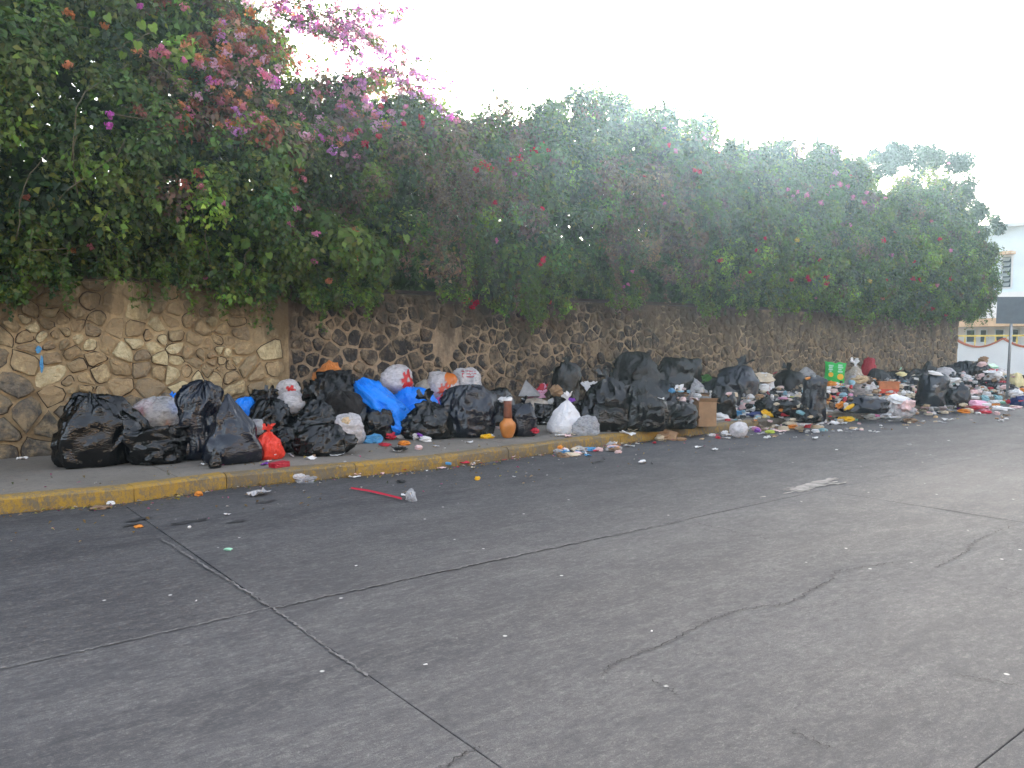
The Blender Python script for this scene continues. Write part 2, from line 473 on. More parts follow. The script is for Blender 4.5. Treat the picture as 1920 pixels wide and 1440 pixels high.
# ================================================================== GROUND, ROAD, SIDEWALK
kx = [0, 222, 420, 560, 760, 886, 1000, 1128, 1219, 1347, 1449, 1539]
ky = [962, 945, 916, 901, 886, 870, 854, 837, 825, 811, 800, 790]
_kp = [on_z(a, b, 0) for a, b in zip(kx, ky)]
KX = np.array([-60, -6] + [p.x for p in _kp] + [24, 27.5, 29.2, 29.8])
KY = np.array([8.9, 8.9] + [p.y for p in _kp] + [8.65, 8.8, 9.7, 11.4])
def kerb_y(x): return float(np.interp(x, KX, KY))

g = MB(); g.box(-180, 180, -180, 180, -.6, -.03)
tag(g.build('ground', M['ground']), kind='structure')

road = empty('road'); tag(road, kind='structure')
J1 = on_z(510, 1140).y; J0 = on_z(1873, 1405).y
T0 = on_z(510, 1140).x; T1 = on_z(1840, 967).x
JY = [-7.5, -3.9, J0, J1, 13.0]
SP = (T1 - T0) / max(1, round((T1 - T0) / 5.5))
TX = [T0 + SP * k for k in range(-6, 10)]
def slab(x0, x1, y0, y1):
    gp = .0018; b = .003
    z = rng.uniform(-.003, .003)
    x0 += gp; x1 -= gp; y0 += gp; y1 -= gp
    V = [(x0, y0, -.02), (x1, y0, -.02), (x1, y1, -.02), (x0, y1, -.02), (x0, y0, z - b), (x1, y0, z - b), (x1, y1, z - b), (x0, y1, z - b),
         (x0 + b, y0 + b, z), (x1 - b, y0 + b, z), (x1 - b, y1 - b, z), (x0 + b, y1 - b, z)]
    Fs = [(0, 1, 5, 4), (1, 2, 6, 5), (2, 3, 7, 6), (3, 0, 4, 7), (4, 5, 9, 8), (5, 6, 10, 9), (6, 7, 11, 10), (7, 4, 8, 11), (8, 9, 10, 11)]
    return link('slab', mesh('slab', V, Fs, M['road']), road)
for i in range(len(TX) - 1):
    for j in range(len(JY) - 1):
        y1 = JY[j + 1]
        if j == len(JY) - 2: y1 = 8.3 if TX[i + 1] < 27 else 60
        slab(TX[i], TX[i + 1], JY[j], y1)
mb = MB(); mb.box(TX[0], TX[-1], 8.3, 9.6, -.025, -.0055)
mb.build('gutter_strip', M['road'], road)
mb = MB(); mb.box(TX[-1], 150, -7.5, 60, -.025, -.006); mb.box(-150, TX[0], -7.5, 13, -.025, -.006)
mb.build('far_road', M['road'], road)
mb = MB(); mb.box(TX[0], TX[-1], -7.5, 9, -.028, -.010); mb.build('joint_filler', M['filler'], road)

def ribbon(pts, w, z, mat, name, jit=.0, sub=10, parent=None):
    """a thin irregular sheet following ground points"""
    P = []
    for a, b in zip(pts[:-1], pts[1:]):
        for k in range(sub): P.append(a.lerp(b, k / sub))
    P.append(pts[-1])
    V = []; n = len(P)
    for i, p in enumerate(P):
        d = (P[min(i + 1, n - 1)] - P[max(i - 1, 0)]); d.z = 0; d.normalize()
        s = Vector((-d.y, d.x, 0)); o = rng.normal(0, jit)
        ww = w * rng.uniform(.25, 1.0) * (1 if 0 < i < n - 1 else .1)
        V += [(p.x + s.x * (o + ww), p.y + s.y * (o + ww), z), (p.x + s.x * (o - ww), p.y + s.y * (o - ww), z)]
    Fs = [(2 * i, 2 * i + 2, 2 * i + 3, 2 * i + 1) for i in range(n - 1)]
    return link(name, mesh(name, V, Fs, mat), parent)
def gpts(L): return [on_z(a, b, 0) for a, b in L]
CR = [[(1125, 1270), (1150, 1245), (1240, 1210), (1330, 1165), (1380, 1145), (1480, 1132), (1560, 1085), (1566, 1072), (1680, 1055)],
      [(1752, 1065), (1812, 1035), (1818, 1020), (1850, 1005), (1900, 985)],
      [(1300, 980), (1365, 995), (1440, 1012)], [(1220, 1275), (1275, 1305)], [(1480, 1370), (1560, 1405)],
      [(900, 1400), (830, 1440), (800, 1465)], [(1850, 1095), (1920, 1115)], [(1790, 1265), (1920, 1290)]]
for L in CR: ribbon(gpts(L), .0045, .0065, M['crack'], 'crack', .011, 22, road)
ribbon(gpts([(1700, 947), (1740, 951), (1830, 966), (1915, 984)]), .006, .0065, M['crack'], 'crack', .004, 10, road)
# pale abraded edges along the joints
for L, w in (([(0, 1255), (250, 1200), (510, 1140)], .009), ([(515, 1141), (900, 1057), (1290, 975)], .011), ([(300, 1010), (510, 1140), (690, 1270)], .011)):
    r = ribbon(gpts(L), w, .0075, M['seam'], 'abraded_edge', .006, 60, road)
def blob(cx, cy, rx, ry, z, mat, name, parent=None, n=40, jag=.35, ang=0, seed=1):
    V = [(cx, cy, z)]
    for k in range(n):
        t = 2 * math.pi * k / n
        r = 1 - jag + 2 * jag * float(vnoise(math.cos(t) * 3 + 9, math.sin(t) * 3 + 9, 0, seed)) + rng.uniform(-.06, .06)
        x, y = rx * r * math.cos(t), ry * r * math.sin(t)
        V.append((cx + x * math.cos(ang) - y * math.sin(ang), cy + x * math.sin(ang) + y * math.cos(ang), z))
    return link(name, mesh(name, V, [(0, 1 + k, 1 + (k + 1) % n) for k in range(n)], mat), parent)
p = on_z(1520, 912)
for q in range(60):
    ax, ay = rng.normal(0, .26), rng.normal(0, .07)
    blob(p.x + ax, p.y + ay + ax * .05, rng.uniform(.03, .16), rng.uniform(.01, .035), .0075 + q * .00002, M['spill'], 'cement_spill', road, 14, .5, 0, q)
for (a, b, r) in ((260, 975, .09), (352, 980, .12), (444, 979, .08), (248, 985, .06), (500, 942, .10)):
    p = on_z(a, b); blob(p.x, p.y, r * 1.2, r * .5, .0075, M['oil'], 'oil_stain', road, 30, .55, .2, a)

# sidewalk and kerb
side = empty('sidewalk'); tag(side, kind='structure')
xs = list(np.arange(-8, 29.01, 1.25))
nx = 0
joints = [-8.0]
while joints[-1] < 27: joints.append(joints[-1] + rng.uniform(1.7, 2.3))
joints[-1] = 27.6
for a, b in zip(joints[:-1], joints[1:]):
    gp = .006; n = 8; m = 10
    V = []; 
    for i in range(n + 1):
        x = a + gp + (b - a - 2 * gp) * i / n
        y0 = kerb_y(x) + .17; 
        for j in range(m + 1):
            y = y0 + (WALL_Y - .01 - y0) * j / m
            V.append((x, y, SIDE_Z - .012 + .02 * float(fbm(x * .7, y * .9, 0, 3))))
    top = len(V)
    V += [(v[0], v[1], 0) for v in V]
    Fs = [(i * (m + 1) + j, (i + 1) * (m + 1) + j, (i + 1) * (m + 1) + j + 1, i * (m + 1) + j + 1) for i in range(n) for j in range(m)]
    Fs += [(j, j + 1, top + j + 1, top + j) for j in range(m)] + [(n * (m + 1) + j + 1, n * (m + 1) + j, top + n * (m + 1) + j, top + n * (m + 1) + j + 1) for j in range(m)]
    Fs += [((i + 1) * (m + 1), i * (m + 1), top + i * (m + 1), top + (i + 1) * (m + 1)) for i in range(n)]
    link('slab', mesh('slab', V, Fs, M['sidewalk']), side)
mb = MB(); mb.box(-150, -8.01, 9.0, WALL_Y, 0, SIDE_Z - .01); mb.build('far_pavement', M['sidewalk'], side)
# corner patch
V = [(27.6, kerb_y(27.6) + .17, .146), (28.6, 9.6, .146), (29.1, 10.4, .146), (29.5, 11.6, .146), (29.6, 40, .146), (27.6, 40, .146)]
link('corner_pavement', mesh('corner', V, [tuple(range(6))], M['sidewalk']), side)
a = -8.0
kpath = []
while a < 27.4:
    L = rng.uniform(.9, 1.5); b = min(a + L, 27.5)
    kpath.append((Vector((a, kerb_y(a), 0)), Vector((b, kerb_y(b), 0)), a)); a = b
prev = kpath[-1][1]
for q in ((28.3, 9.15), (28.95, 9.8), (29.4, 10.6), (29.7, 11.6), (29.8, 14), (29.8, 18), (29.8, 26)):
    kpath.append((prev, Vector((*q, 0)), 29)); prev = Vector((*q, 0))
for (A, B, xx) in kpath:
    n = 6; d = (B - A).normalized(); s = Vector((-d.y, d.x, 0)); W = .175
    V = []
    A2, B2 = A + d * .004, B - d * .004
    hz = rng.uniform(-.006, .006); oy = rng.uniform(-.008, .008)
    prof = [(0, -.01), (.004, .07), (.012, .125), (.045, .150), (W, .156)]
    for i in range(n + 1):
        q = A2.lerp(B2, i / n)
        for (u, z) in prof:
            j = .012 * (float(vnoise(q.x * 6, z * 30, q.y * 6, 4)) - .5) + (.02 * max(0, float(vnoise(q.x * 2.3, 3, z * 9, 8)) - .68) if z > .1 else 0)
            V.append((q.x + s.x * (u + oy + j), q.y + s.y * (u + oy + j), z + (hz if z > .05 else 0) - abs(j) * .8))
    k = len(prof)
    Fs = [(i * k + j, (i + 1) * k + j, (i + 1) * k + j + 1, i * k + j + 1) for i in range(n) for j in range(k - 1)]
    Fs += [tuple(range(k - 1, -1, -1)), tuple(n * k + j for j in range(k))]
    link('kerb_stone', mesh('kerb_stone', V, Fs, M['kerb'] if xx < on_z(1360, 812).x else M['kerb_bare']), side)

# ================================================================== STONE WALLS
XS = on_y(541, 640, WALL_Y).x            # seam between the two masonries
XE = on_y(1797, 640, WALL_Y).x           # far end of the wall
WT = 2.42
def voronoi(x0, x1, z0, z1, pts):
    pts = np.array(pts); cells = []
    for i, p in enumerate(pts):
        d = np.hypot(*(pts - p).T); nb = np.argsort(d)[1:26]
        poly = [(x0, z0), (x1, z0), (x1, z1), (x0, z1)]
        for j in nb:
            q = pts[j]; mid = (p + q) / 2; nv = q - p; out = []
            if np.linalg.norm(nv) > 2.2: break
            for k in range(len(poly)):
                a = np.array(poly[k]); b = np.array(poly[(k + 1) % len(poly)])
                da = (a - mid) @ nv; db = (b - mid) @ nv
                if da <= 0: out.append(tuple(a))
                if da * db < 0: out.append(tuple(a + (b - a) * (da / (da - db))))
            poly = out
            if len(poly) < 3: break
        if len(poly) >= 3: cells.append((p, poly))
    return cells
def stone_geo(poly, inset, proud, seed, flat=.5):
    P = np.array(poly); c = P.mean(0)
    # densify and round the corners
    Q = []
    for k in range(len(P)):
        a, b = P[k], P[(k + 1) % len(P)]
        L = np.linalg.norm(b - a)
        for t in ((.25, .75) if L < .18 else (.18, .5, .82)): Q.append(a + (b - a) * t)
    Q = np.array(Q); n = len(Q)
    if n > 16: Q = Q[::2]; n = len(Q)
    d = Q - c; r = np.linalg.norm(d, axis=1, keepdims=True) + 1e-6
    rs = np.random.default_rng(seed)
    k = np.clip(1 - inset / r, .25, 1) * (1 + rs.uniform(-.07, .05, (n, 1)))
    A = c + d * k
    Bq = c + d * k * .90; Cq = c + d * k * .55
    V = []
    for (x, z) in A: V.append((x, .03, z))
    for (x, z) in A: V.append((x, -proud * .35, z))
    tilt = rs.uniform(-.10, .10, 2)
    for (x, z) in Bq: V.append((x, -proud * .85 + tilt[0] * (x - c[0]) + tilt[1] * (z - c[1]) + rs.uniform(-.006, .006), z))
    for (x, z) in Cq: V.append((x, -proud * 1.05 + tilt[0] * (x - c[0]) + tilt[1] * (z - c[1]) + rs.uniform(-.012, .008), z))
    V.append((c[0], -proud * 1.08, c[1]))
    Fs = []
    for L in range(3):
        for i in range(n):
            j = (i + 1) % n
            Fs.append((L * n + i, L * n + j, (L + 1) * n + j, (L + 1) * n + i))
    for i in range(n): Fs.append((3 * n + i, 3 * n + (i + 1) % n, 4 * n))
    return V, Fs
def mortar_face(x0, x1, z0, z1, mat, parent, y, step=.05, seed=5, amp=.03, name='mortar'):
    nx, nz = int((x1 - x0) / step), int((z1 - z0) / step)
    X, Z = np.meshgrid(np.linspace(x0, x1, nx + 1), np.linspace(z0, z1, nz + 1), indexing='ij')
    Y = y - amp * (fbm(X * 5, Z * 5, 0, seed, 4) - .5) * 2
    V = list(zip(X.ravel(), Y.ravel(), Z.ravel())); k = nz + 1
    Fs = [(i * k + j, (i + 1) * k + j, (i + 1) * k + j + 1, i * k + j + 1) for i in range(nx) for j in range(nz)]
    return link(name, mesh(name, V, Fs, mat, True), parent)

lw = empty('stone_wall', (0, WALL_Y, 0))
tag(lw, 'tan and cream rubble stone wall with grey boulders at its foot, left end', 'wall')
rw = empty('stone_wall', (0, WALL_Y, 0))
tag(rw, 'long dark volcanic stone wall with pale mortar behind the rubbish heap', 'wall')
mb = MB(); mb.box(-9, XS - .002, .045, .42, 0, WT); mb.build('wall_core', M['mortar_tan'], lw)
mb = MB(); mb.box(XS, XE, .065, .42, 0, WT - .05); mb.build('wall_core', M['mortar_grey'], rw)
mb = MB(); mb.box(-9, XE, .03, .42, WT + .004, WT + .05); mb.build('soil_layer', M['soil'], lw)
mortar_face(-9, XS, .10, WT, M['mortar_tan'], lw, 0.0, .06, 5, .012)
mortar_face(XS + .003, XE, .10, WT - .02, M['mortar_grey'], rw, .025, .06, 15, .022)
mb = MB()
for k in range(14):     # rough end face
    mb.box(XE - .002, XE + .02, .03, .40, .1 + k * .165, .1 + k * .165 + .15)
mb.build('end_stones', M['stone_dark'], rw)['kind'] = 'stuff'

def seeds(x0, x1, rows):
    out = []; r = np.random.default_rng(11)
    for (za, zb, w, jit) in rows:
        x = x0 + r.uniform(-w, 0)
        while x < x1 + w:
            ww = w * r.uniform(.6, 1.45)
            out.append((x + ww / 2, (za + zb) / 2 + r.uniform(-jit, jit))); x += ww
    return out
rowsL = [(.10, .34, .55, .02), (.36, .62, .50, .03), (.62, .80, .42, .04), (.80, 1.02, .40, .05), (1.02, 1.22, .30, .06), (1.22, 1.45, .31, .07),
         (1.45, 1.72, .34, .08), (1.72, 1.95, .30, .08), (1.95, 2.15, .27, .06), (2.15, 2.42, .27, .05)]
M['groove'] = simple('dark_outline_strip', (.055, .036, .022), .95, .4, 30)
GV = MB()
_r = np.random.default_rng(8); sL = seeds(-9, XS, rowsL[:3])
for k in range(9000):
    q = (_r.uniform(-2, XS + .1), _r.uniform(.84, WT + .05)); md = .10 + .26 * float(vnoise(q[0] * 2.1, q[1] * 2.3, 0, 19)) ** 1.3
    if all((q[0] - t[0]) ** 2 + ((q[1] - t[1]) * 1.25) ** 2 > md * md for t in sL): sL.append(q)
for i, (p, poly) in enumerate(voronoi(-2.4, XS - .01, .10, WT, sL)):
    if p[0] < -9 or p[0] > XS or p[1] > WT: continue
    gray = p[1] < .86 + .12 * math.sin(p[0] * 2.1) or (p[0] < on_y(22, 700, WALL_Y).x and p[1] < 1.6)
    if p[0] < -1.5: continue
    r = rng.uniform()
    mt = M['stone_gray'] if gray and r < .85 else (M['stone_pale'] if r < .20 else M['stone_tan'])
    V, Fs = stone_geo(poly, rng.uniform(.006, .026) + (.008 if gray else 0), rng.uniform(.012, .07), i + 1)
    link('stone', mesh('stone', V, Fs, mt), lw)
    nn = (len(V) - 1) // 4
    if rng.uniform() < .55:                                   # flat dark strip along part of the stone outline
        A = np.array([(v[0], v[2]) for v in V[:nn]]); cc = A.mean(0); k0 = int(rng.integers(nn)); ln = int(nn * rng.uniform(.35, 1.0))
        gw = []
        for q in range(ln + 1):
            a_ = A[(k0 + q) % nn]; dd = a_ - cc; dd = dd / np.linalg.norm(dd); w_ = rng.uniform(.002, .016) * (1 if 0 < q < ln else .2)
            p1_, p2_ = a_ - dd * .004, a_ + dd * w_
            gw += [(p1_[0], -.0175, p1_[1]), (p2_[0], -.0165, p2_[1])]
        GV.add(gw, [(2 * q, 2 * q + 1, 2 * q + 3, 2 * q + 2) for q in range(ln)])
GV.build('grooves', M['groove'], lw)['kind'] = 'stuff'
# blue paint marks on the left wall
for (a, b, r1, r2) in ((72, 655, .035, .05), (78, 682, .022, .11)):
    p = on_y(a, b, WALL_Y - .06)
    V = [(0, 0, 0)] + [(r1 * math.cos(t) * rng.uniform(.7, 1.2), rng.uniform(-.004, .004), r2 * math.sin(t) * rng.uniform(.8, 1.15)) for t in np.linspace(0, 2 * math.pi, 18)[:-1]]
    link('paint_mark', mesh('paint_mark', V, [(0, 1 + k, 1 + (k + 1) % 17) for k in range(17)], M['blue_pale']), lw, (p.x, p.y - WALL_Y, p.z))

r = np.random.default_rng(21); sd = []
x = XS
pts = []
for k in range(15000):
    q = (r.uniform(XS - .1, XE + .1), r.uniform(.05, WT + .05))
    md = .105 + .17 * float(vnoise(q[0] * 2.3, q[1] * 2.6, 0, 9))
    if all((q[0] - s[0]) ** 2 + ((q[1] - s[1]) * 1.1) ** 2 > md * md for s in pts[-700:] if abs(q[0] - s[0]) < .3) and \
       all((q[0] - s[0]) ** 2 + ((q[1] - s[1]) * 1.1) ** 2 > md * md for s in pts[:-700] if abs(q[0] - s[0]) < .3):
        pts.append(q)
cells = voronoi(XS + .01, XE - .01, .10, WT - .04, pts)
cells = [c for c in cells if XS < c[0][0] < XE and .1 < c[0][1] < WT]
cells.sort(key=lambda c: c[0][0])
far = MB(); nst = 0
for i, (p, poly) in enumerate(cells):
    patch = float(fbm(p[0] * .9, p[1] * 1.3, 0, 31))
    if p[0] > XS + .3 and patch > .80: continue                        # plastered over
    V, Fs = stone_geo(poly, rng.uniform(.006, .030), rng.uniform(.010, .05), i + 500)
    V = [(a, b + .02, c) for a, b, c in V]
    if p[1] < .55 and rng.uniform() < 1.0 or nst >= 300:               # foot of the wall is behind the bags
        far.add(V, Fs)
    else:
        nst += 1; link('stone', mesh('stone', V, Fs, M['stone_dark']), rw)
far.build('stones', M['stone_dark'], rw)['kind'] = 'stuff'

# ================================================================== FOLIAGE
def leaf_arrays(P, Nn, T, S, aspect=.34, fold=.14):
    Nn = Nn / (np.linalg.norm(Nn, axis=1, keepdims=True) + 1e-9)
    T = T - Nn * np.sum(T * Nn, 1, keepdims=True); T /= (np.linalg.norm(T, axis=1, keepdims=True) + 1e-9)
    B = np.cross(Nn, T); S = S[:, None]
    V = np.stack([P - T * S * .5, P - T * S * .08 + B * S * aspect + Nn * S * fold, P + T * S * .55 - Nn * S * fold * .6, P - T * S * .08 - B * S * aspect + Nn * S * fold], 1)
    return V
def leaf_mesh(name, V, C, mat):
    n = len(V)
    m = bpy.data.meshes.new(name)
    m.vertices.add(4 * n); m.vertices.foreach_set('co', V.astype(np.float32).ravel())
    m.loops.add(4 * n); m.loops.foreach_set('vertex_index', np.arange(4 * n, dtype=np.int32))
    m.polygons.add(n); m.polygons.foreach_set('loop_start', np.arange(0, 4 * n, 4, dtype=np.int32))
    m.polygons.foreach_set('loop_total', np.full(n, 4, np.int32))
    a = m.color_attributes.new('Col', 'FLOAT_COLOR', 'POINT')
    c = np.ones((n, 4, 4), np.float32); c[:, :, :3] = C[:, None, :]
    a.data.foreach_set('color', c.ravel())
    m.materials.append(mat); m.update(calc_edges=True)
    return m
def rdir(n, r): 
    v = r.normal(size=(n, 3)); return v / np.linalg.norm(v, axis=1, keepdims=True)

tops = [(-400, -230), (-200, -200), (0, -170), (300, -140), (430, -70), (500, 30), (540, 120), (600, 140), (660, 135), (720, 135), (770, 165), (820, 195), (870, 215), (905, 200), (950, 178),
        (1000, 185), (1040, 178), (1080, 160), (1120, 165), (1180, 172), (1215, 205), (1250, 190), (1290, 218), (1330, 208), (1380, 258), (1430, 262), (1480, 250), (1550, 265), (1590, 305),
        (1625, 350), (1680, 350), (1740, 355), (1790, 378), (1830, 410), (1855, 450)]
TXp = np.array([on_y(a, b, 12.0).x for a, b in tops]); TZp = np.array([on_y(a, b, 12.0).z for a, b in tops])
bots = [(-200, 560), (0, 555), (60, 545), (110, 525), (200, 512), (300, 520), (400, 545), (470, 540), (560, 552), (640, 556), (700, 548), (760, 515), (820, 512), (870, 548), (930, 555),
        (1000, 572), (1050, 560), (1100, 510), (1160, 552), (1220, 535), (1280, 525), (1330, 572), (1400, 565), (1500, 568), (1600, 585), (1700, 590), (1800, 592)]
BXp = np.array([on_y(a, b, 11.1).x for a, b in bots]); BZp = np.array([on_y(a, b, 11.1).z for a, b in bots])
XR = on_y(1838, 480, 11.8).x            # right edge of the hedge
def topz(x): return np.interp(x, TXp, TZp)
def botz(x): return np.interp(x, BXp, BZp)
def front_y(x, z):
    H = topz(x); B = botz(x)
    t = np.clip((z - B) / np.maximum(H - B, .5), 0, 1)
    y = 11.45 - .85 * np.sin(np.pi * np.clip(t * 1.15, 0, 1) ** .75) + 1.1 * np.clip(t - .55, 0, 1) ** 1.3
    y = y + .9 * (fbm(x * .75, z * .8, 0, 41, 3) - .5)
    e = np.clip((x - (XR - 2.2)) / 2.2, 0, 1)
    return y + .8 * e * e
def surf(px, py, off=0.0):
    y = 11.2
    for _ in range(5):
        p = on_y(px, py, y); y = float(front_y(p.x, p.z)) + off
    return on_y(px, py, y)

PAL = {'olive': (.092, .125, .024), 'green': (.068, .118, .024), 'deep': (.036, .074, .022), 'fresh': (.130, .205, .032), 'grey': (.080, .122, .060), 'dry': (.150, .100, .066),
       'mauve': (.120, .080, .070), 'rust': (.20, .060, .035), 'yellow': (.19, .20, .035)}
def zone_col(px, py, r):
    u = r.uniform()
    if 250 < px < 560 and py < 300 and u < .26: return 'rust' if u < .1 else 'dry'
    if 640 < px < 1000 and 230 < py < 420 and u < .45: return 'mauve' if u < .25 else 'dry'
    if 1120 < px < 1300 and 300 < py < 520 and u < .5: return 'dry' if u < .32 else 'mauve'
    if 800 < px < 880 and 380 < py < 540 and u < .5: return 'dry'
    if px < 300: return r.choice(['olive', 'green', 'olive', 'deep', 'fresh'], p=[.34, .24, .15, .10, .17])
    if px < 900: return r.choice(['olive', 'green', 'deep', 'fresh', 'dry'], p=[.22, .32, .24, .15, .07])
    if py > 470 and u < .5: return r.choice(['green', 'fresh'], p=[.6, .4])
    return r.choice(['green', 'deep', 'grey', 'mauve', 'dry', 'fresh'], p=[.34, .2, .27, .04, .06, .09])

bush_px = [-330, 150, 400, 610, 790, 985, 1165, 1325, 1485, 1640, 1900]
bush_lab = ['dark green bougainvillea bush at the left edge of the photo over the tan wall',
            'green bougainvillea bush with orange and rusty bracts above the middle of the tan wall',
            'tall bougainvillea bush with rust and pink blossom over the seam of the two walls',
            'bougainvillea bush with lilac sprays arching into the white sky',
            'bougainvillea bush with brown dry foliage and red blossom over the clay vase',
            'tallest bluish bougainvillea bush over the white bag',
            'bougainvillea bush with hanging dry brown strands over the middle of the heap',
            'bougainvillea bush with red blossom above the white ball-shaped bag',
            'rounded bougainvillea bush above the green snack bag',
            'last bougainvillea bush, rounding off the hedge at the far end of the wall']
bx = [float(on_y(p, 400, 11.6).x) for p in bush_px]; bx[0] = -2.2; bx[-1] = XR
bushes = []
for i in range(10):
    cx = (bx[i] + bx[i + 1]) / 2
    e = empty('bougainvillea_bush', (cx, 12.3, 0)); tag(e, bush_lab[i], 'bush', 'bougainvillea bushes growing along the wall top')
    bushes.append((e, cx))
def bush_of(x):
    for i in range(10):
        if x < bx[i + 1]: return i
    return 9
acc = [[] for _ in range(10)]; accC = [[] for _ in range(10)]
def add_leaves(i, P, Nn, T, S, C, aspect=.34):
    off = np.array([bushes[i][1], 12.3, 0])
    acc[i].append(leaf_arrays(P - off, Nn, T, S, aspect)); accC[i].append(C)
fr = np.random.default_rng(3)
def clump(i, c, rad, n, colname, size=.062, dens=1.0):
    d = rdir(n, fr); d[:, 1] -= .35; d /= np.linalg.norm(d, axis=1, keepdims=True)
    rr = rad * fr.uniform(.35, 1.08, n) ** .6
    P = np.array(c) + d * rr[:, None] * np.array([1.0, .8, .85])
    k = vnoise(P[:, 0] * 7, P[:, 1] * 7, P[:, 2] * 7, 77) > .22
    P = P[k]; d = d[k]; n = len(P)
    Nn = d * .7 + np.array([0, -.25, .55]) + fr.normal(0, .45, (n, 3))
    T = fr.normal(0, .6, (n, 3)) + np.array([0, -.2, -.7]) + d * .5
    base = np.array(PAL[colname]); 
    C = base * fr.lognormal(-.04, .32) * fr.lognormal(0, .28, (n, 1)) * (1 + fr.normal(0, .10, (n, 3)))
    y = fr.uniform(size=n) < .05; C[y] = np.array(PAL['yellow']) * fr.uniform(.5, 1.3, (y.sum(), 1))
    add_leaves(i, P, Nn, T, size * fr.uniform(.6, 1.45, n), np.clip(C, .004, .9))
# outer clumps
xa, xb = -2.2, XR
ncl = 0
tries = 2900
for k in range(tries):
    x = fr.uniform(xa, xb); B = float(botz(x)); H = float(topz(x))
    z = B + .1 + (H - B - .1) * fr.uniform()
    if fr.uniform() > (H - B) / 6.0: continue
    y = float(front_y(x, z)) + .18 + fr.uniform(-.18, .35)
    px, py, dd = proj((x, y, z))
    if z > H - .25: z = H - .25
    rad = fr.uniform(.16, .42)
    # band just above the wall in the middle is thin: light comes through there
    if 1130 < px < 1290 and 470 < py < 545 and fr.uniform() < .8: continue
    cn = zone_col(px, py, fr)
    sz = .078 if px < 700 else .074
    if fr.uniform() < .12: sz *= 1.5
    clump(bush_of(x), (x, y, z), rad, int(1500 * rad ** 1.7), cn, sz)
    ncl += 1
# inner mass that closes the hedge
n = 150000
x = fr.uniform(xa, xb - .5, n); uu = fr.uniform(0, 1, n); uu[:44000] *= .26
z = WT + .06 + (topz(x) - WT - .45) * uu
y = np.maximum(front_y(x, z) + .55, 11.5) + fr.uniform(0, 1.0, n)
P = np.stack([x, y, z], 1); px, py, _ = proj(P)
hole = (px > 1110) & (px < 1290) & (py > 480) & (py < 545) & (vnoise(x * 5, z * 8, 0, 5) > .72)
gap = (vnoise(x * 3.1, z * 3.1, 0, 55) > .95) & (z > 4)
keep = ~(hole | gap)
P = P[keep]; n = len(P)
ii = np.array([bush_of(v) for v in P[:, 0]])
for i in range(10):
    Q = P[ii == i]; m_ = len(Q)
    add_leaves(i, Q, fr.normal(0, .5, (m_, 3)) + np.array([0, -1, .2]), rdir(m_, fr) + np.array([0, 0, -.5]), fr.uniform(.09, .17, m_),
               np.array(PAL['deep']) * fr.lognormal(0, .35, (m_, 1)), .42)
# drooping and arching sprays
branch_mb = [MB() for _ in range(10)]
branches = []
def spray(i, p0, d0, L, nl, colname, size=.06, droop=.5, br=.006, curl=0, keepbranch=True, flower=None):
    p = np.array(p0, float); d = np.array(d0, float); d /= np.linalg.norm(d)
    pts = [p.copy()]; st = L / 12
    for k in range(12):
        d = d + np.array([curl * .08, 0, -droop * .16]) + fr.normal(0, .06, 3); d /= np.linalg.norm(d)
        p = p + d * st; pts.append(p.copy())
    pts = np.array(pts)
    t = fr.uniform(0, 1, nl) ** .8 * 11.99; k = t.astype(int); f = (t - k)[:, None]
    Q = pts[k] * (1 - f) + pts[k + 1] * f
    T = (pts[k + 1] - pts[k]); T /= np.linalg.norm(T, axis=1, keepdims=True)
    side_ = fr.normal(0, 1, (nl, 3)); Td = T * .5 + side_ * .6 + np.array([0, 0, -.35])
    Q = Q + side_ * size * .5
    base = np.array(PAL[colname]); C = np.clip(base * fr.lognormal(0, .25, (nl, 1)) * (1 + fr.normal(0, .08, (nl, 3))), .004, .9)
    add_leaves(i, Q, fr.normal(0, .5, (nl, 3)) + np.array([0, -.4, .7]), Td, size * fr.uniform(.6, 1.35, nl), C)
    if keepbranch:
        off = np.array([bushes[i][1], 12.3, 0])
        branch_mb[i].tube([tuple(q - off) for q in pts[::2]], [br * (1 - .1 * q) for q in range(7)], 4)
    return pts
for k in range(620):
    x = fr.uniform(xa, xb - .3); B = float(botz(x)); H = float(topz(x)); z = B + .3 + (H - B - .3) * fr.uniform()
    y = float(front_y(x, z)) + .1; px, py, _ = proj((x, y, z)); i = bush_of(x)
    top = fr.uniform() < .35
    if top:
        z = H - .35; y = float(front_y(x, z)) + .1
        spray(i, (x, y, z), (fr.normal(0, .5), -.2, 1), fr.uniform(.35, .85), 34, zone_col(px, py, fr), .06, .25, .004)
    else:
        spray(i, (x, y, z), (fr.normal(0, .6), -.9, fr.uniform(-.1, .8)), fr.uniform(.4, 1.0), 42, zone_col(px, py, fr), .062, .9, .004)
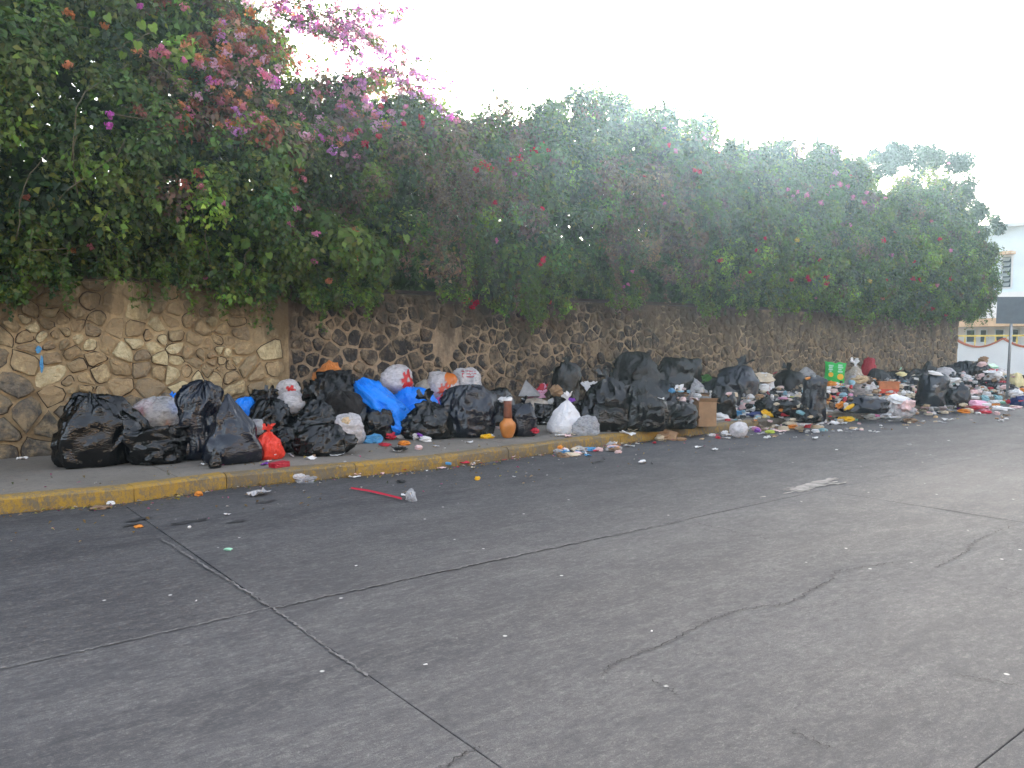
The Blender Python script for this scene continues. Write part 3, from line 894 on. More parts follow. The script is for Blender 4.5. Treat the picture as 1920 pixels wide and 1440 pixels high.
for (a, b, w_, n_) in ((20, 548, 50, 7), (90, 528, 30, 3), (330, 525, 30, 3), (430, 548, 35, 4), (500, 545, 30, 3), (580, 560, 40, 6), (640, 566, 35, 5), (700, 560, 25, 4), (850, 545, 25, 5), (875, 560, 20, 3), (940, 565, 35, 5), (1000, 585, 35, 7), (1045, 575, 25, 5),
                      (1165, 565, 30, 6), (1215, 545, 30, 3), (1325, 580, 22, 5), (1400, 575, 40, 5), (1480, 580, 35, 6), (1560, 580, 30, 4), (1610, 590, 30, 6), (1700, 596, 30, 5), (1760, 600, 25, 5)):
    for q in range(n_):
        aa, bb = a + fr.normal(0, w_ * .5), b - 8 + fr.normal(0, 8); p = on_y(aa, bb, 11.2); i = bush_of(p.x)
        clump(i, tuple(p), fr.uniform(.10, .2), 90, fr.choice(['green', 'fresh', 'deep', 'olive']), .07)
        spray(i, (p.x, 11.3, p.z + .15), (fr.normal(0, .3), -.5, -.6), fr.uniform(.25, .5), 26, fr.choice(['green', 'fresh']), .065, 1.0, .003)
# strands hanging over the wall edge
for k in range(200):
    x = fr.uniform(xa, xb - 1.0); z = float(botz(x)) + fr.uniform(.15, .6); i = bush_of(x)
    y = min(float(front_y(x, z)), 11.35); px, py, _ = proj((x, y, z))
    cn = 'dry' if (1140 < px < 1260 or 820 < px < 870) and fr.uniform() < .7 else fr.choice(['green', 'fresh', 'olive', 'deep'])
    spray(i, (x, y, z), (fr.normal(0, .25), -.5, -.6), fr.uniform(.35, .9), 44, cn, .062, 1.2, .004)
# brown hanging curtains of dead vine
for (px0, py0, n_) in ((1230, 330, 26), (1190, 380, 18), (850, 300, 26), (800, 260, 22), (1170, 420, 10), (840, 400, 14), (960, 300, 12), (1330, 400, 8), (1450, 420, 8)):
    for k in range(n_):
        p = surf(px0 + fr.normal(0, 28), py0 + fr.normal(0, 28), -.12)
        spray(bush_of(p.x), p, (fr.normal(0, .3), -.35, -.4), fr.uniform(.6, 1.3), 40, fr.choice(['dry', 'mauve', 'dry', 'grey']), .045, 1.4, .003)
# arching lilac branches against the sky
lilac = []
for (a, b, c, d_, L) in ((450, 60, 560, 10, 1.6), (520, 60, 640, -5, 1.6), (560, 70, 700, 20, 1.5), (600, 60, 760, 60, 1.5), (640, 20, 740, 5, 1.2), (700, 150, 830, 110, 1.3),
                      (740, 160, 850, 165, 1.2), (560, 20, 660, 60, 1.2), (600, 25, 720, 90, 1.2), (700, 130, 800, 150, 1.0), (480, 20, 600, -20, 1.3), (540, 5, 690, 40, 1.4), (520, 30, 640, 50, 1.2), (650, 40, 780, 110, 1.2)):
    p0 = surf(a, b, .2) if b > 100 else on_y(a, b, 11.6); p1 = on_y(c, d_, 11.3)
    for q in range(3):
        dv = np.array(p1 - p0) + fr.normal(0, .12, 3)
        pts = spray(bush_of(p0.x), p0, dv, L * fr.uniform(.8, 1.15), 60, fr.choice(['green', 'olive', 'dry', 'rust']), .06, .25, .006)
        lilac += [pts[j] for j in (3, 6, 8, 10, 12)]
# thin twigs reaching up at the middle of the hedge
for (a, b) in ((905, 150), (1010, 140), (1040, 145), (1075, 150), (930, 165), (1250, 175), (1340, 195), (1470, 240), (1140, 150), (990, 150), (1600, 300), (1860, 430), (1850, 400), (1865, 520)):
    p1 = on_y(a, b, 12.0); p0 = p1 + Vector((-.25, .0, -.55))
    spray(bush_of(min(p0.x, XR - .1)), p0, p1 - p0, .75, 26, fr.choice(['green', 'grey']), .055, .15, .005)
# long visible woody canes
canes = [[(260, 95), (330, 150), (370, 190), (385, 235)], [(90, 440), (110, 370), (160, 330), (220, 290), (235, 260)], [(135, 300), (140, 200), (170, 165), (240, 120)], [(195, 210), (265, 222), (330, 210), (360, 180)],
         [(110, 480), (160, 455), (205, 395)], [(60, 470), (150, 465), (180, 440)], [(148, 360), (140, 300), (138, 230)], [(290, 260), (320, 240), (345, 215)], [(30, 450), (45, 350), (85, 290)], [(395, 520), (385, 440), (380, 400)],
         [(1170, 200), (1085, 190), (1060, 250)], [(470, 60), (440, 30), (420, -20)], [(760, 100), (750, 140), (740, 165)]]
for L in canes:
    ps = [surf(a, b, -.12) for a, b in L]; i = bush_of(ps[0].x); off = Vector((bushes[i][1], 12.3, 0))
    P2 = []
    for a, b in zip(ps[:-1], ps[1:]):
        for t in (0, .33, .66): P2.append(a.lerp(b, t) - off + Vector(fr.normal(0, .012, 3)))
    P2.append(ps[-1] - off)
    mb = MB(); mb.tube(P2, [.008 - .004 * k / len(P2) for k in range(len(P2))], 6); mb.build('branch', M['branch'], bushes[i][0], True)
for i in range(10):
    e, cx = bushes[i]
    V = np.concatenate(acc[i]); C = np.concatenate(accC[i])
    o = link('foliage', leaf_mesh('foliage', V, C, M['leaf']), e); o['kind'] = 'stuff'
    if branch_mb[i].V: branch_mb[i].build('twigs', M['branch'], e)['kind'] = 'stuff'
    H = float(topz(cx)) - 1.0
    for q in range(2):
        dx = (q - .5) * .9
        mb = MB(); mb.tube([(dx, .1, -.03), (dx * 1.1, .15, 1.2), (dx * 1.5, .0, 2.6), (dx * 1.9, -.1, H * .7), (dx * 2.2, -.1, H)], [.09, .08, .065, .045, .02], 8); mb.build('trunk', M['trunk'], e, True)

# blossom clusters
FC = {'red': (.62, .02, .06), 'pink': (.76, .26, .42), 'rose': (.62, .22, .25), 'lilac': (.68, .30, .64), 'magenta': (.72, .16, .58), 'peach': (.68, .30, .14), 'orange': (.55, .20, .06), 'rust': (.38, .12, .07), 'yellow': (.75, .60, .08), 'pale': (.80, .48, .60)}
def flowers(p, col, rad=.09, n=22, sz=.046):
    p = Vector(p); i = bush_of(min(p.x, XR - .01)); off = np.array([bushes[i][1], 12.3, 0])
    d = rdir(n, fr); P = np.array(p) - off + d * (rad * fr.uniform(.2, 1, n) ** .9)[:, None] * np.array([1, .7, .8])
    C = np.array(FC[col]) * fr.lognormal(0, .2, (n, 1)); C = np.clip(C, 0, .95)
    V = leaf_arrays(P, d + fr.normal(0, .6, (n, 3)) + np.array([0, -.5, 0]), rdir(n, fr), sz * fr.uniform(.7, 1.3, n), .42, .2)
    link('flower_cluster', leaf_mesh('flower_cluster', V, C, M['petal']), bushes[i][0])
FL = [('magenta', 205, 215, .06), ('magenta', 203, 235, .05), ('magenta', 392, 150, .08), ('magenta', 263, 12, .05), ('pink', 465, 548, .05), ('pink', 593, 438, .07), ('pink', 590, 490, .06), ('pink', 385, 520, .04), ('pink', 556, 390, .06),
      ('pink', 420, 380, .05), ('pink', 545, 420, .05), ('peach', 665, 430, .09), ('peach', 650, 455, .07), ('peach', 665, 485, .09), ('peach', 617, 528, .07), ('orange', 130, 25, .08), ('orange', 197, 50, .07), ('peach', 128, 122, .06),
      ('orange', 135, 470, .05), ('rose', 170, 462, .05), ('rust', 50, 370, .05), ('rust', 345, 345, .10), ('rust', 370, 325, .09), ('rose', 378, 350, .06), ('peach', 258, 95, .08), ('rose', 290, 100, .09), ('rose', 310, 100, .08), ('pink', 300, 90, .06),
      ('rose', 370, 120, .09), ('peach', 375, 108, .08), ('peach', 395, 165, .06), ('pink', 413, 190, .08), ('peach', 430, 175, .09), ('peach', 465, 175, .08), ('rose', 455, 200, .09), ('pink', 475, 235, .09), ('peach', 450, 230, .08), ('pink', 490, 225, .08),
      ('magenta', 515, 150, .10), ('pink', 500, 140, .10), ('lilac', 560, 165, .08), ('pink', 590, 180, .08), ('peach', 600, 185, .07), ('pink', 620, 175, .10), ('pink', 640, 190, .10), ('rose', 655, 195, .08),
      ('pink', 580, 255, .10), ('magenta', 600, 260, .10), ('rose', 620, 262, .11), ('pink', 640, 258, .11), ('rose', 660, 255, .10), ('red', 672, 245, .07), ('red', 685, 270, .08), ('red', 710, 255, .05), ('red', 790, 220, .07), ('red', 793, 232, .06), ('red', 757, 232, .05), ('red', 714, 200, .06),
      ('rust', 560, 315, .09), ('rose', 570, 335, .07), ('rust', 550, 355, .08), ('rust', 500, 110, .12), ('rust', 445, 90, .12), ('rust', 470, 60, .12), ('rust', 430, 120, .12), ('rose', 460, 115, .11), ('orange', 490, 60, .10), ('orange', 450, 60, .09), ('rust', 410, 60, .12), ('rust', 380, 80, .10), ('orange', 470, 25, .10), ('rust', 435, 30, .12), ('rose', 525, 95, .10), ('rust', 480, 95, .12), ('rust', 515, 70, .1), ('pale', 530, 70, .1), ('pink', 545, 100, .1),
      ('red', 905, 308, .10), ('red', 918, 315, .09), ('red', 893, 318, .06), ('red', 880, 562, .07), ('red', 893, 568, .07), ('red', 886, 576, .06), ('red', 872, 567, .05), ('red', 1002, 282, .08), ('red', 1018, 272, .08), ('red', 975, 298, .09), ('red', 955, 300, .06), ('pink', 965, 325, .05), ('red', 1027, 283, .05),
      ('red', 1020, 488, .08), ('red', 1013, 495, .05), ('red', 1030, 567, .05), ('red', 1312, 322, .09), ('red', 1302, 320, .06), ('pink', 1268, 283, .07), ('pink', 1247, 240, .07), ('pink', 1320, 260, .07), ('red', 1254, 272, .05), ('red', 1350, 488, .07), ('red', 928, 380, .04), ('red', 1017, 391, .05),
      ('red', 1551, 520, .10), ('red', 1550, 532, .09), ('red', 1517, 525, .08), ('red', 1515, 520, .07), ('red', 1484, 525, .06), ('red', 1435, 447, .06), ('red', 1418, 470, .05), ('red', 1407, 510, .06), ('red', 1538, 487, .06), ('yellow', 1495, 450, .08), ('yellow', 1632, 527, .08), ('peach', 1665, 555, .10), ('peach', 1655, 560, .08), ('yellow', 1662, 545, .06),
      ('red', 1657, 450, .11), ('red', 1676, 435, .09), ('pink', 1672, 478, .10), ('red', 1712, 522, .10), ('red', 1725, 525, .09), ('red', 1783, 523, .10), ('red', 1748, 578, .10), ('red', 1742, 565, .07), ('red', 1775, 590, .10), ('pink', 1783, 470, .08), ('red', 1762, 448, .09), ('rose', 1746, 415, .08), ('rose', 1757, 535, .08), ('red', 1662, 525, .07), ('pink', 1620, 380, .10), ('pink', 1600, 370, .09), ('pink', 1575, 345, .10), ('pink', 1560, 350, .10), ('pink', 1553, 362, .10), ('pink', 1540, 380, .09), ('pink', 1513, 365, .10), ('pink', 1495, 360, .08), ('pink', 1660, 372, .09), ('pink', 1625, 361, .08), ('pale', 1500, 292, .10), ('pale', 1562, 285, .12), ('pale', 1568, 325, .12), ('pink', 1590, 350, .08), ('red', 1595, 330, .06), ('pink', 1478, 355, .06)]
for (c, a, b, rd) in FL: flowers(surf(a, b, -.14), c, rd * .95, 20 + int(rd * 140))
for k in range(55):
    a, b = (fr.uniform(330, 560), fr.uniform(0, 250)) if k < 30 else (fr.uniform(540, 760), fr.uniform(150, 260))
    flowers(surf(a, b, -.12), fr.choice(['rust', 'rose', 'peach', 'pink', 'orange', 'pink']) if k < 30 else fr.choice(['pink', 'lilac', 'rose']), fr.uniform(.05, .1), 18)
for k in range(95):
    t_ = fr.uniform()
    a, b = (fr.normal(470, 55), fr.normal(110, 70)) if t_ < .5 else (fr.normal(640, 60), fr.normal(225, 38)) if t_ < .8 else (fr.normal(700, 55), fr.normal(175, 25))
    if b < -10: continue
    flowers(surf(a, b, -.14), fr.choice(['pink', 'pale', 'lilac', 'rose', 'peach', 'pale']), fr.uniform(.06, .12), 26)
for q in lilac:
    if fr.uniform() < .9: flowers(q + fr.normal(0, .05, 3), fr.choice(['lilac', 'magenta', 'pale', 'lilac', 'pink']), fr.uniform(.07, .12), 24)
for k in range(26):
    flowers(surf(fr.uniform(870, 1840), fr.uniform(250, 560), -.1), fr.choice(['red', 'rose', 'pink']), fr.uniform(.03, .06), 10)

# big-leaved climber leaves: each large leaf is an object
def big_leaf(parent, p, off, s, col, seed):
    r = np.random.default_rng(seed)
    out = [(0, 0), (.32, -.12), (.50, .18), (.42, .30), (.34, .62), (.12, .72), (0, 1.05), (-.12, .72), (-.34, .62), (-.42, .30), (-.50, .18), (-.32, -.12)]
    V = [(0, .0, .4)] + [(x * s, r.uniform(-.05, .05) * s + abs(x) * -.25 * s, -z * s) for x, z in out]
    V[0] = (0, 0, -.4 * s)
    C = np.tile(np.array(col) * r.uniform(.75, 1.25), (len(V), 1))
    m = mesh('leaf', V, [(0, 1 + k, 1 + (k + 1) % 12) for k in range(12)], M['leaf'], False, C)
    return link('leaf', m, parent, p - off, (r.uniform(-.5, .7), r.uniform(-.5, .5), r.uniform(-.7, .7)))
VN = [((725, 440), (715, 545), 26, 'light green large-leaved creeper hanging over the dark wall beside the peach blossom'),
      ((950, 500), (1010, 570), 30, 'green large-leaved creeper dangling over the wall right of the red blossom'),
      ((215, 90), (285, 60), 12, 'pair of pale round creeper leaves high in the hedge above the tan wall'),
      ((470, 455), (455, 520), 18, 'yellow-green creeper tuft hanging above the tan wall'),
      ((330, 400), (345, 410), 10, 'small fresh green creeper among dark foliage over the tan wall'),
      ((1345, 500), (1335, 570), 20, 'fresh green creeper hanging at the wall edge behind the bluish black bag')]
for (a, b, n_, lab) in VN:
    P0 = surf(a[0], a[1], -.18); P1 = surf(b[0], b[1], -.18)
    e = empty('creeper', P0); tag(e, lab, 'creeper', 'large-leaved creepers in the hedge')
    mb = MB(); mb.tube([tuple((P0.lerp(P1, t / 6) - P0) + Vector((.03 * math.sin(t * 2), .05, 0))) for t in range(7)], .006, 5); mb.build('stem', M['branch'], e)
    for k in range(n_):
        q = P0.lerp(P1, fr.uniform()) + Vector(fr.normal(0, .13, 3)) * (1 if n_ > 12 else 1.6)
        big_leaf(e, q, P0, fr.uniform(.085, .15), fr.choice([0, 1]) * np.array([.04, .03, 0]) + np.array([.085, .17, .03]), int(fr.integers(1e6)))

# tree behind the hedge at the far end
tb = on_y(1735, 330, 14.5)
tr = empty('tree', (tb.x, 14.5, 0)); tag(tr, 'bluish green tree standing behind the far end of the hedge', 'tree')
mb = MB(); mb.tube([(0, 0, -.03), (.1, 0, 2.5), (0, .1, 5), (.2, 0, 7)], [.18, .15, .11, .06], 10)
for k in range(7):
    a = k * .9; mb.tube([(0, 0, 4 + .3 * k), (math.cos(a) * 1.0, math.sin(a) * .9, 5.4 + .3 * k), (math.cos(a) * 1.9, math.sin(a) * 1.4, 6.4 + .25 * k)], [.06, .04, .015], 6)
mb.build('trunk', M['trunk'], tr, True)
A = []; Cc = []
for (a, b, rd) in ((1680, 300, .8), (1700, 285, .6), (1740, 300, .9), (1790, 320, .9), (1800, 360, .9), (1760, 350, 1.0), (1700, 350, 1.0), (1650, 330, .6), (1830, 390, .7), (1665, 290, .45), (1755, 292, .5), (1720, 400, 1.2), (1800, 430, 1.1), (1850, 420, .6)):
    for q in range(5):
        c = np.array(on_y(a + fr.normal(0, 12), b + fr.normal(0, 10), 14.5 + fr.normal(0, .4))) - np.array([tb.x, 14.5, 0])
        n = 420; d = rdir(n, fr); P = c + d * (rd * .55 * fr.uniform(.1, 1, n) ** .6)[:, None]
        A.append(leaf_arrays(P, d + fr.normal(0, .5, (n, 3)) + np.array([0, 0, .5]), rdir(n, fr), .11 * fr.uniform(.6, 1.4, n)))
        base = np.array((.16, .20, .03) if (b > 340 and a < 1770 and q < 2) else (.035, .065, .035)); Cc.append(base * fr.lognormal(0, .25, (n, 1)))  # yellow-green clumps: sunlit leaves put into the colour
o = link('crown', leaf_mesh('crown', np.concatenate(A), np.clip(np.concatenate(Cc), 0, .9), M['leaf']), tr); o['kind'] = 'stuff'

# ================================================================== FAR END: PAVEMENT CORNER, WALL, HOUSE, SIGN
HX = 35.0
def hx(px, py, X=HX): return on_x(px, py, X)
pw = empty('boundary_wall', (HX, 13.5, 0)); tag(pw, 'white boundary wall with a scooped terracotta-edged top beyond the rubbish heap', 'wall')
# scooped top: circular dips along the wall
ys = np.linspace(8.2, 24.2, 161)
yc = hx(1833, 650).y; ze = hx(1890, 636).z; zl = hx(1833, 652).z; span = abs(hx(1800, 650).y - hx(1888, 650).y) * 1.05
def scoop(y):
    t = ((y - yc) / span + .5) % 1.0
    return zl + (ze - zl) * abs(2 * t - 1) ** 2.0
V = []; Vc = []
for y in ys:
    z = float(scoop(y))
    V += [(0, y - 13.5, -.03), (0, y - 13.5, z), (.18, y - 13.5, z), (.18, y - 13.5, -.03)]
    Vc += [(-.035, y - 13.5, z + .002), (-.035, y - 13.5, z + .07), (.215, y - 13.5, z + .07), (.215, y - 13.5, z + .002)]
def strip(V):
    n = len(V) // 4
    Fs = [(4 * i + k, 4 * i + (k + 1) % 4, 4 * i + 4 + (k + 1) % 4, 4 * i + 4 + k) for i in range(n - 1) for k in range(4)]
    return Fs + [(3, 2, 1, 0), tuple(4 * (n - 1) + k for k in range(4))]
link('wall_panel', mesh('wall_panel', V, strip(V), M['plaster']), pw)
link('coping', mesh('coping', Vc, strip(Vc), M['terracotta']), pw)

rl = empty('railing', (36.4, 13.5, 0)); tag(rl, 'pale yellow railing with short balusters behind the scooped white wall', 'railing')
zr = on_x(1850, 628, 36.4).z; zb = zr - .5
mb = MB(); mb.box(-.04, .04, -4.4, 5.5, zr - .07, zr); mb.build('top_rail', M['yellow_paint'], rl)
mb = MB(); mb.box(-.035, .035, -4.4, 5.5, zb - .05, zb); mb.build('bottom_rail', M['yellow_paint'], rl)
for k in range(24):
    mb = MB(); mb.lathe([(.028, zb), (.02, zb + .1), (.045, zb + .25), (.02, zb + .4), (.03, zr - .07)], 8, (0, -4.0 + k * .4, 0)); mb.build('baluster', M['yellow_paint'], rl, True)
for y in (-4.4, -1.1, 2.2, 5.5):
    mb = MB(); mb.box(-.06, .06, y - .06, y + .06, -.03, zb - .05); mb.build('post', M['plaster'], rl)

hs = empty('house', (39, 14, 0)); tag(hs, 'white two-storey house with louvred window and peach eave at the right edge', 'house')
def hz(py, X=39.0, px=1860): return on_x(px, py, X).z
ze0, ze1 = hz(613), hz(598)
mb = MB(); mb.box(0, 6, -9, 9, -.03, ze0); mb.build('lower_wall', M['plaster'], hs)
mb = MB(); mb.box(-1.3, 6, -9, 9, ze0 + .002, ze1); mb.build('eave_slab', M['plaster_tan'], hs)
mb = MB(); mb.box(.3, 6, -9, 9, ze1 + .002, hz(548)); mb.build('middle_wall', M['plaster'], hs)
mb = MB(); mb.box(.8, 6, -9, 9, hz(548) + .002, hz(425)); mb.build('upper_wall', M['plaster_blue'], hs)
mb = MB(); mb.box(.5, 6.2, -9.2, 9.2, hz(425) + .002, hz(418)); mb.build('roof_slab', M['plaster'], hs)
for (a, b) in ((1812, 1830), (1838, 1852), (1866, 1884), (1898, 1912)):
    y0, y1 = sorted((on_x(a, 620, 39).y - 14, on_x(b, 620, 39).y - 14))
    w = MB(); w.box(-.05, .0 - .003, y0, y1, hz(643), hz(617)); o = w.build('window', M['plaster_blue'], hs)
    w = MB(); w.box(-.07, -.052, y0 + .05, y1 - .05, hz(641), hz(619)); w.build('pane', M['glass_dark'], o)
y0, y1 = sorted((on_x(1882, 500, 39.8).y - 14, on_x(1897, 500, 39.8).y - 14)); za, zb_ = hz(540, 39.8), hz(484, 39.8)
w = MB(); w.box(.72, .797, y0 - .06, y1 + .06, za - .06, zb_ + .06); o = w.build('window', M['plaster'], hs)
w = MB(); w.box(.70, .717, y0, y1, za, zb_); w.build('pane', M['glass_dark'], o)
for k in range(6):
    z = za + (zb_ - za) * (k + .1) / 6
    w = MB(); w.add([(.69, y0, z + .16), (.48, y0, z), (.48, y1, z), (.69, y1, z + .16), (.69, y0, z + .18), (.48, y0, z + .02), (.48, y1, z + .02), (.69, y1, z + .18)],
                    [(0, 3, 2, 1), (4, 5, 6, 7), (0, 1, 5, 4), (1, 2, 6, 5), (2, 3, 7, 6), (3, 0, 4, 7)]); w.build('slat', M['louvre'], o)
mb = MB(); mb.box(.3, .797, y0 - .15, y1 + .35, zb_ + .1, zb_ + .22); mb.build('window_hood', M['plaster_tan'], hs)

# sign seen from behind
sb = on_z(1888, 746, .146); d = (sb - EYE); d.z = 0; dist = (sb - EYE).dot(F)
m2 = lambda px: px * dist / FPX
def zat(py, q=sb): 
    d_ = ray(1888, py); t = math.hypot(q.x, q.y) / math.hypot(d_.x, d_.y); return EYE.z + d_.z * t
sg = empty('road_sign', sb, (0, R_(1.2), YAW - R_(90) - R_(25))); tag(sg, 'grey rectangular road sign seen from behind on a leaning metal pole', 'sign')
H = zat(557) - sb.z
mb = MB(); mb.tube([(0, 0, -.02), (0, 0, H)], .035, 10); mb.build('pole', M['metal'], sg, True)
hw = m2(25); zc0, zc1 = zat(607) - sb.z, H
mb = MB(); mb.box(-hw, hw * 1.25, -.062, -.04, zc0, zc1); mb.build('panel', M['sign_grey'], sg)
for z in (zc0 + .15, zc1 - .15):
    mb = MB(); mb.box(-hw * .9, hw * 1.1, -.038, -.012, z - .02, z + .02)
    mb.build('bracket', M['metal'], sg)
M['wall_ochre'] = simple('ochre_plaster', (.34, .24, .14), .85, .1, 2); M['wall_gray'] = simple('grey_plaster', (.22, .21, .20), .85, .1, 2)  # unseen houses added behind the viewer so the bags reflect less open sky
for (x0, x1, hh, mt, lab) in ((-30, -12, 6.5, 'wall_gray', 'added unseen grey plastered house across the street, behind the viewer to the left'), (-11.5, 4, 7.5, 'wall_ochre', 'added unseen ochre house across the street directly behind the viewer'),
                              (4.5, 17, 6.8, 'wall_gray', 'added unseen grey house across the street behind the viewer to the right'), (17.5, 34, 7.2, 'wall_ochre', 'added unseen ochre house at the far corner across the street')):
    e = empty('house', ((x0 + x1) / 2, -10.5, 0)); tag(e, lab, 'house'); hw_ = (x1 - x0) / 2
    mb = MB(); mb.box(-hw_, hw_, -8, 0, -.03, hh); mb.build('wall', M[mt], e)
    mb = MB(); mb.box(-hw_ - .1, hw_ + .1, -8.1, .25, hh + .002, hh + .25); mb.build('roof_slab', M['terracotta'], e)
    nw = int(hw_ * 2 / 3.2)
    for k in range(nw):
        for z in (.9, 4.0):
            xx = -hw_ + 1.6 + k * 3.1
            w = MB(); w.box(xx - .65, xx + .65, .003, .05, z, z + 1.4); o = w.build('window', M['plaster'], e)
            w = MB(); w.box(xx - .55, xx + .55, .053, .06, z + .1, z + 1.3); w.build('pane', M['glass_dark'], o)
# ================================================================== BAGS AND RUBBISH
def bag_geo(w, d, h, seed, kind='tied', res=(72, 52), lumps=.10, wr=.03, lean=(0, 0), flatbot=True):
    r = np.random.default_rng(seed); nu, nv = res
    prof = {'tied': [(0, 0), (.55, -.005), (.86, .02), (1.0, .14), (1.03, .30), (.93, .50), (.72, .68), (.46, .83), (.24, .93), (.14, 1.0)],
            'dome': [(0, 0), (.6, -.005), (.88, .02), (1.0, .13), (1.0, .34), (.95, .54), (.82, .72), (.60, .87), (.32, .96), (.02, 1.0)],
            'cone': [(0, 0), (.6, -.005), (.92, .015), (1.02, .10), (1.0, .26), (.84, .46), (.62, .66), (.40, .82), (.20, .94), (.06, 1.0)],
            'sack': [(0, 0), (.6, -.005), (.85, .02), (.96, .12), (1.0, .35), (.98, .62), (.86, .80), (.62, .92), (.34, .98), (.05, 1.0)],
            'ball': [(0, 0), (.45, .02), (.75, .12), (.95, .30), (1.0, .50), (.95, .70), (.75, .88), (.45, .97), (.2, 1.0), (.02, 1.0)],
            'open': [(0, 0), (.6, -.005), (.88, .02), (1.0, .16), (1.02, .40), (.98, .66), (.92, .88), (.86, 1.0), (.74, .95), (.68, .80), (.6, .62), (.3, .58), (.02, .57)]}[kind]
    P = np.array(prof); L = np.r_[0, np.cumsum(np.hypot(*np.diff(P, axis=0).T))]; L /= L[-1]
    t = np.linspace(0, 1, 200); rr, zz = np.interp(t, L, P[:, 0]), np.interp(t, L, P[:, 1])
    if kind != 'open':
        ker = np.ones(17) / 17; rr = np.convolve(np.pad(rr, 8, 'edge'), ker, 'valid'); zz = np.convolve(np.pad(zz, 8, 'edge'), ker, 'valid')
    v = np.linspace(0, 1, nv); rr, zz = np.interp(v, t, rr), np.interp(v, t, zz)
    rr[0] = .001
    th = np.linspace(0, 2 * np.pi, nu, endpoint=False)
    TH, RR = np.meshgrid(th, rr); _, ZZ = np.meshgrid(th, zz)
    cx, cy = np.cos(TH), np.sin(TH)
    sx = seed * 3.17 % 50
    RR = RR * (1 + .30 * (vnoise(cx * 1.3 + sx, cy * 1.3, ZZ * 1.6, seed) - .5) + lumps * 1.6 * (fbm(cx * 2.8 + sx, cy * 2.8, ZZ * 3.5, seed + 3, 2) - .5))
    neck = np.clip((ZZ - .45) / .5, 0, 1) ** 1.6 if kind in ('tied', 'cone') else np.clip((ZZ - .8) / .3, 0, 1)
    K = r.integers(9, 14)
    fold = np.sin(TH * K + 4 * vnoise(cx * 1.5, cy * 1.5, ZZ * 2, seed + 9)) * .5 + ridge(cx * 4, cy * 4, ZZ * .8, seed + 5) * .7
    RR = RR * (1 + neck * .26 * (fold - .3))
    # creases: long sharp ridges, some radiating, some slung across
    tw = 3.0 * (vnoise(cx * 1.2, cy * 1.2, ZZ * 1.2, seed + 21) - .5)
    c1 = ridge(cx * 2.2 + sx, cy * 2.2, ZZ * 5.5 + tw * 2.2, seed + 11) ** 4
    c2 = ridge(cx * 5.5 + tw, cy * 5.5, ZZ * 1.8 + sx, seed + 13) ** 4
    c3 = ridge(cx * 8, cy * 8 + tw, ZZ * 9, seed + 15) ** 3
    base = np.clip(RR, 0, 1)
    c1 = c1 * .9; c3 = c3 * .5; c4 = 1.25 * ridge(cx * 1.4 + tw, cy * 1.4 + sx, ZZ * 2.6 + tw, seed + 17) ** 2
    disp = wr * (1.9 * c1 + 1.7 * c2 + .9 * c3 + 1.8 * c4 - 2.0) * np.clip(base * 2, 0, 1)
    RR2 = RR + disp
    X = cx * RR2 * w / 2; Y = cy * RR2 * d / 2
    Z = ZZ * h * (1 + .10 * (vnoise(cx * 1.6 + 7, cy * 1.6, 0.0, seed + 2) - .5)) + disp * h * .5 * (ZZ > .3)
    if flatbot: Z = np.where(ZZ < .03, Z * .3, Z); Z = np.maximum(Z, 0.0)
    X = X + lean[0] * Z; Y = Y + lean[1] * Z
    q = 1.9 / max(w, h)
    wx = fbm(X * q + sx, Y * q, Z * q, seed + 31, 3) - .5; wy = fbm(X * q, Y * q + sx, Z * q, seed + 37, 3) - .5; wz = fbm(X * q, Y * q, Z * q + sx, seed + 41, 3) - .5
    zf = np.clip(Z / h * 3, 0, 1); am = .42 if lumps > .07 else .15
    X = X + wx * am * w * (.3 + .7 * zf); Y = Y + wy * am * w * .6 * zf; Z = Z + wz * am * .5 * h * zf
    dent = ridge(X * q * 1.6, Y * q * 1.6 + sx, Z * q * 2.2 + tw, seed + 43) ** 3
    X = X - cx * dent * wr * w * .9; Y = Y - cy * dent * wr * d * .9
    if flatbot: Z = np.maximum(Z, 0.0)
    V = np.stack([X, Y, Z], -1).reshape(-1, 3)
    Fs = []
    for i in range(nv - 1):
        a = i * nu
        for k in range(nu):
            k2 = (k + 1) % nu; Fs.append((a + k, a + k2, a + nu + k2, a + nu + k))
    Fs.append(tuple(range(nu - 1, -1, -1))); Fs.append(tuple((nv - 1) * nu + k for k in range(nu)))
    return V, Fs, (TH.ravel(), ZZ.ravel())
def knot_geo(s, seed, h=1.0, flare=1.0):
    r = np.random.default_rng(seed); nu, nv = 30, 9
    V = []
    for j in range(nv):
        t = j / (nv - 1); rad = s * (np.interp(t, [0, .25, .6, 1], [.20, .11, .26, .50 * flare]))
        for k in range(nu):
            a = 2 * math.pi * k / nu
            f = 1 + t * .7 * (math.sin(a * 4 + seed) * .5 + math.sin(a * 7 + seed * 2) * .4)
            z = s * h * (t * (1 + .35 * t * math.sin(a * 3 + seed)) - .12) - s * .15 * t * t * abs(math.sin(a * 2))
            V.append((rad * f * math.cos(a) + .22 * s * t * math.sin(seed), rad * f * math.sin(a) * .6, z))
    Fs = [(j * nu + k, j * nu + (k + 1) % nu, (j + 1) * nu + (k + 1) % nu, (j + 1) * nu + k) for j in range(nv - 1) for k in range(nu)]
    return V, Fs
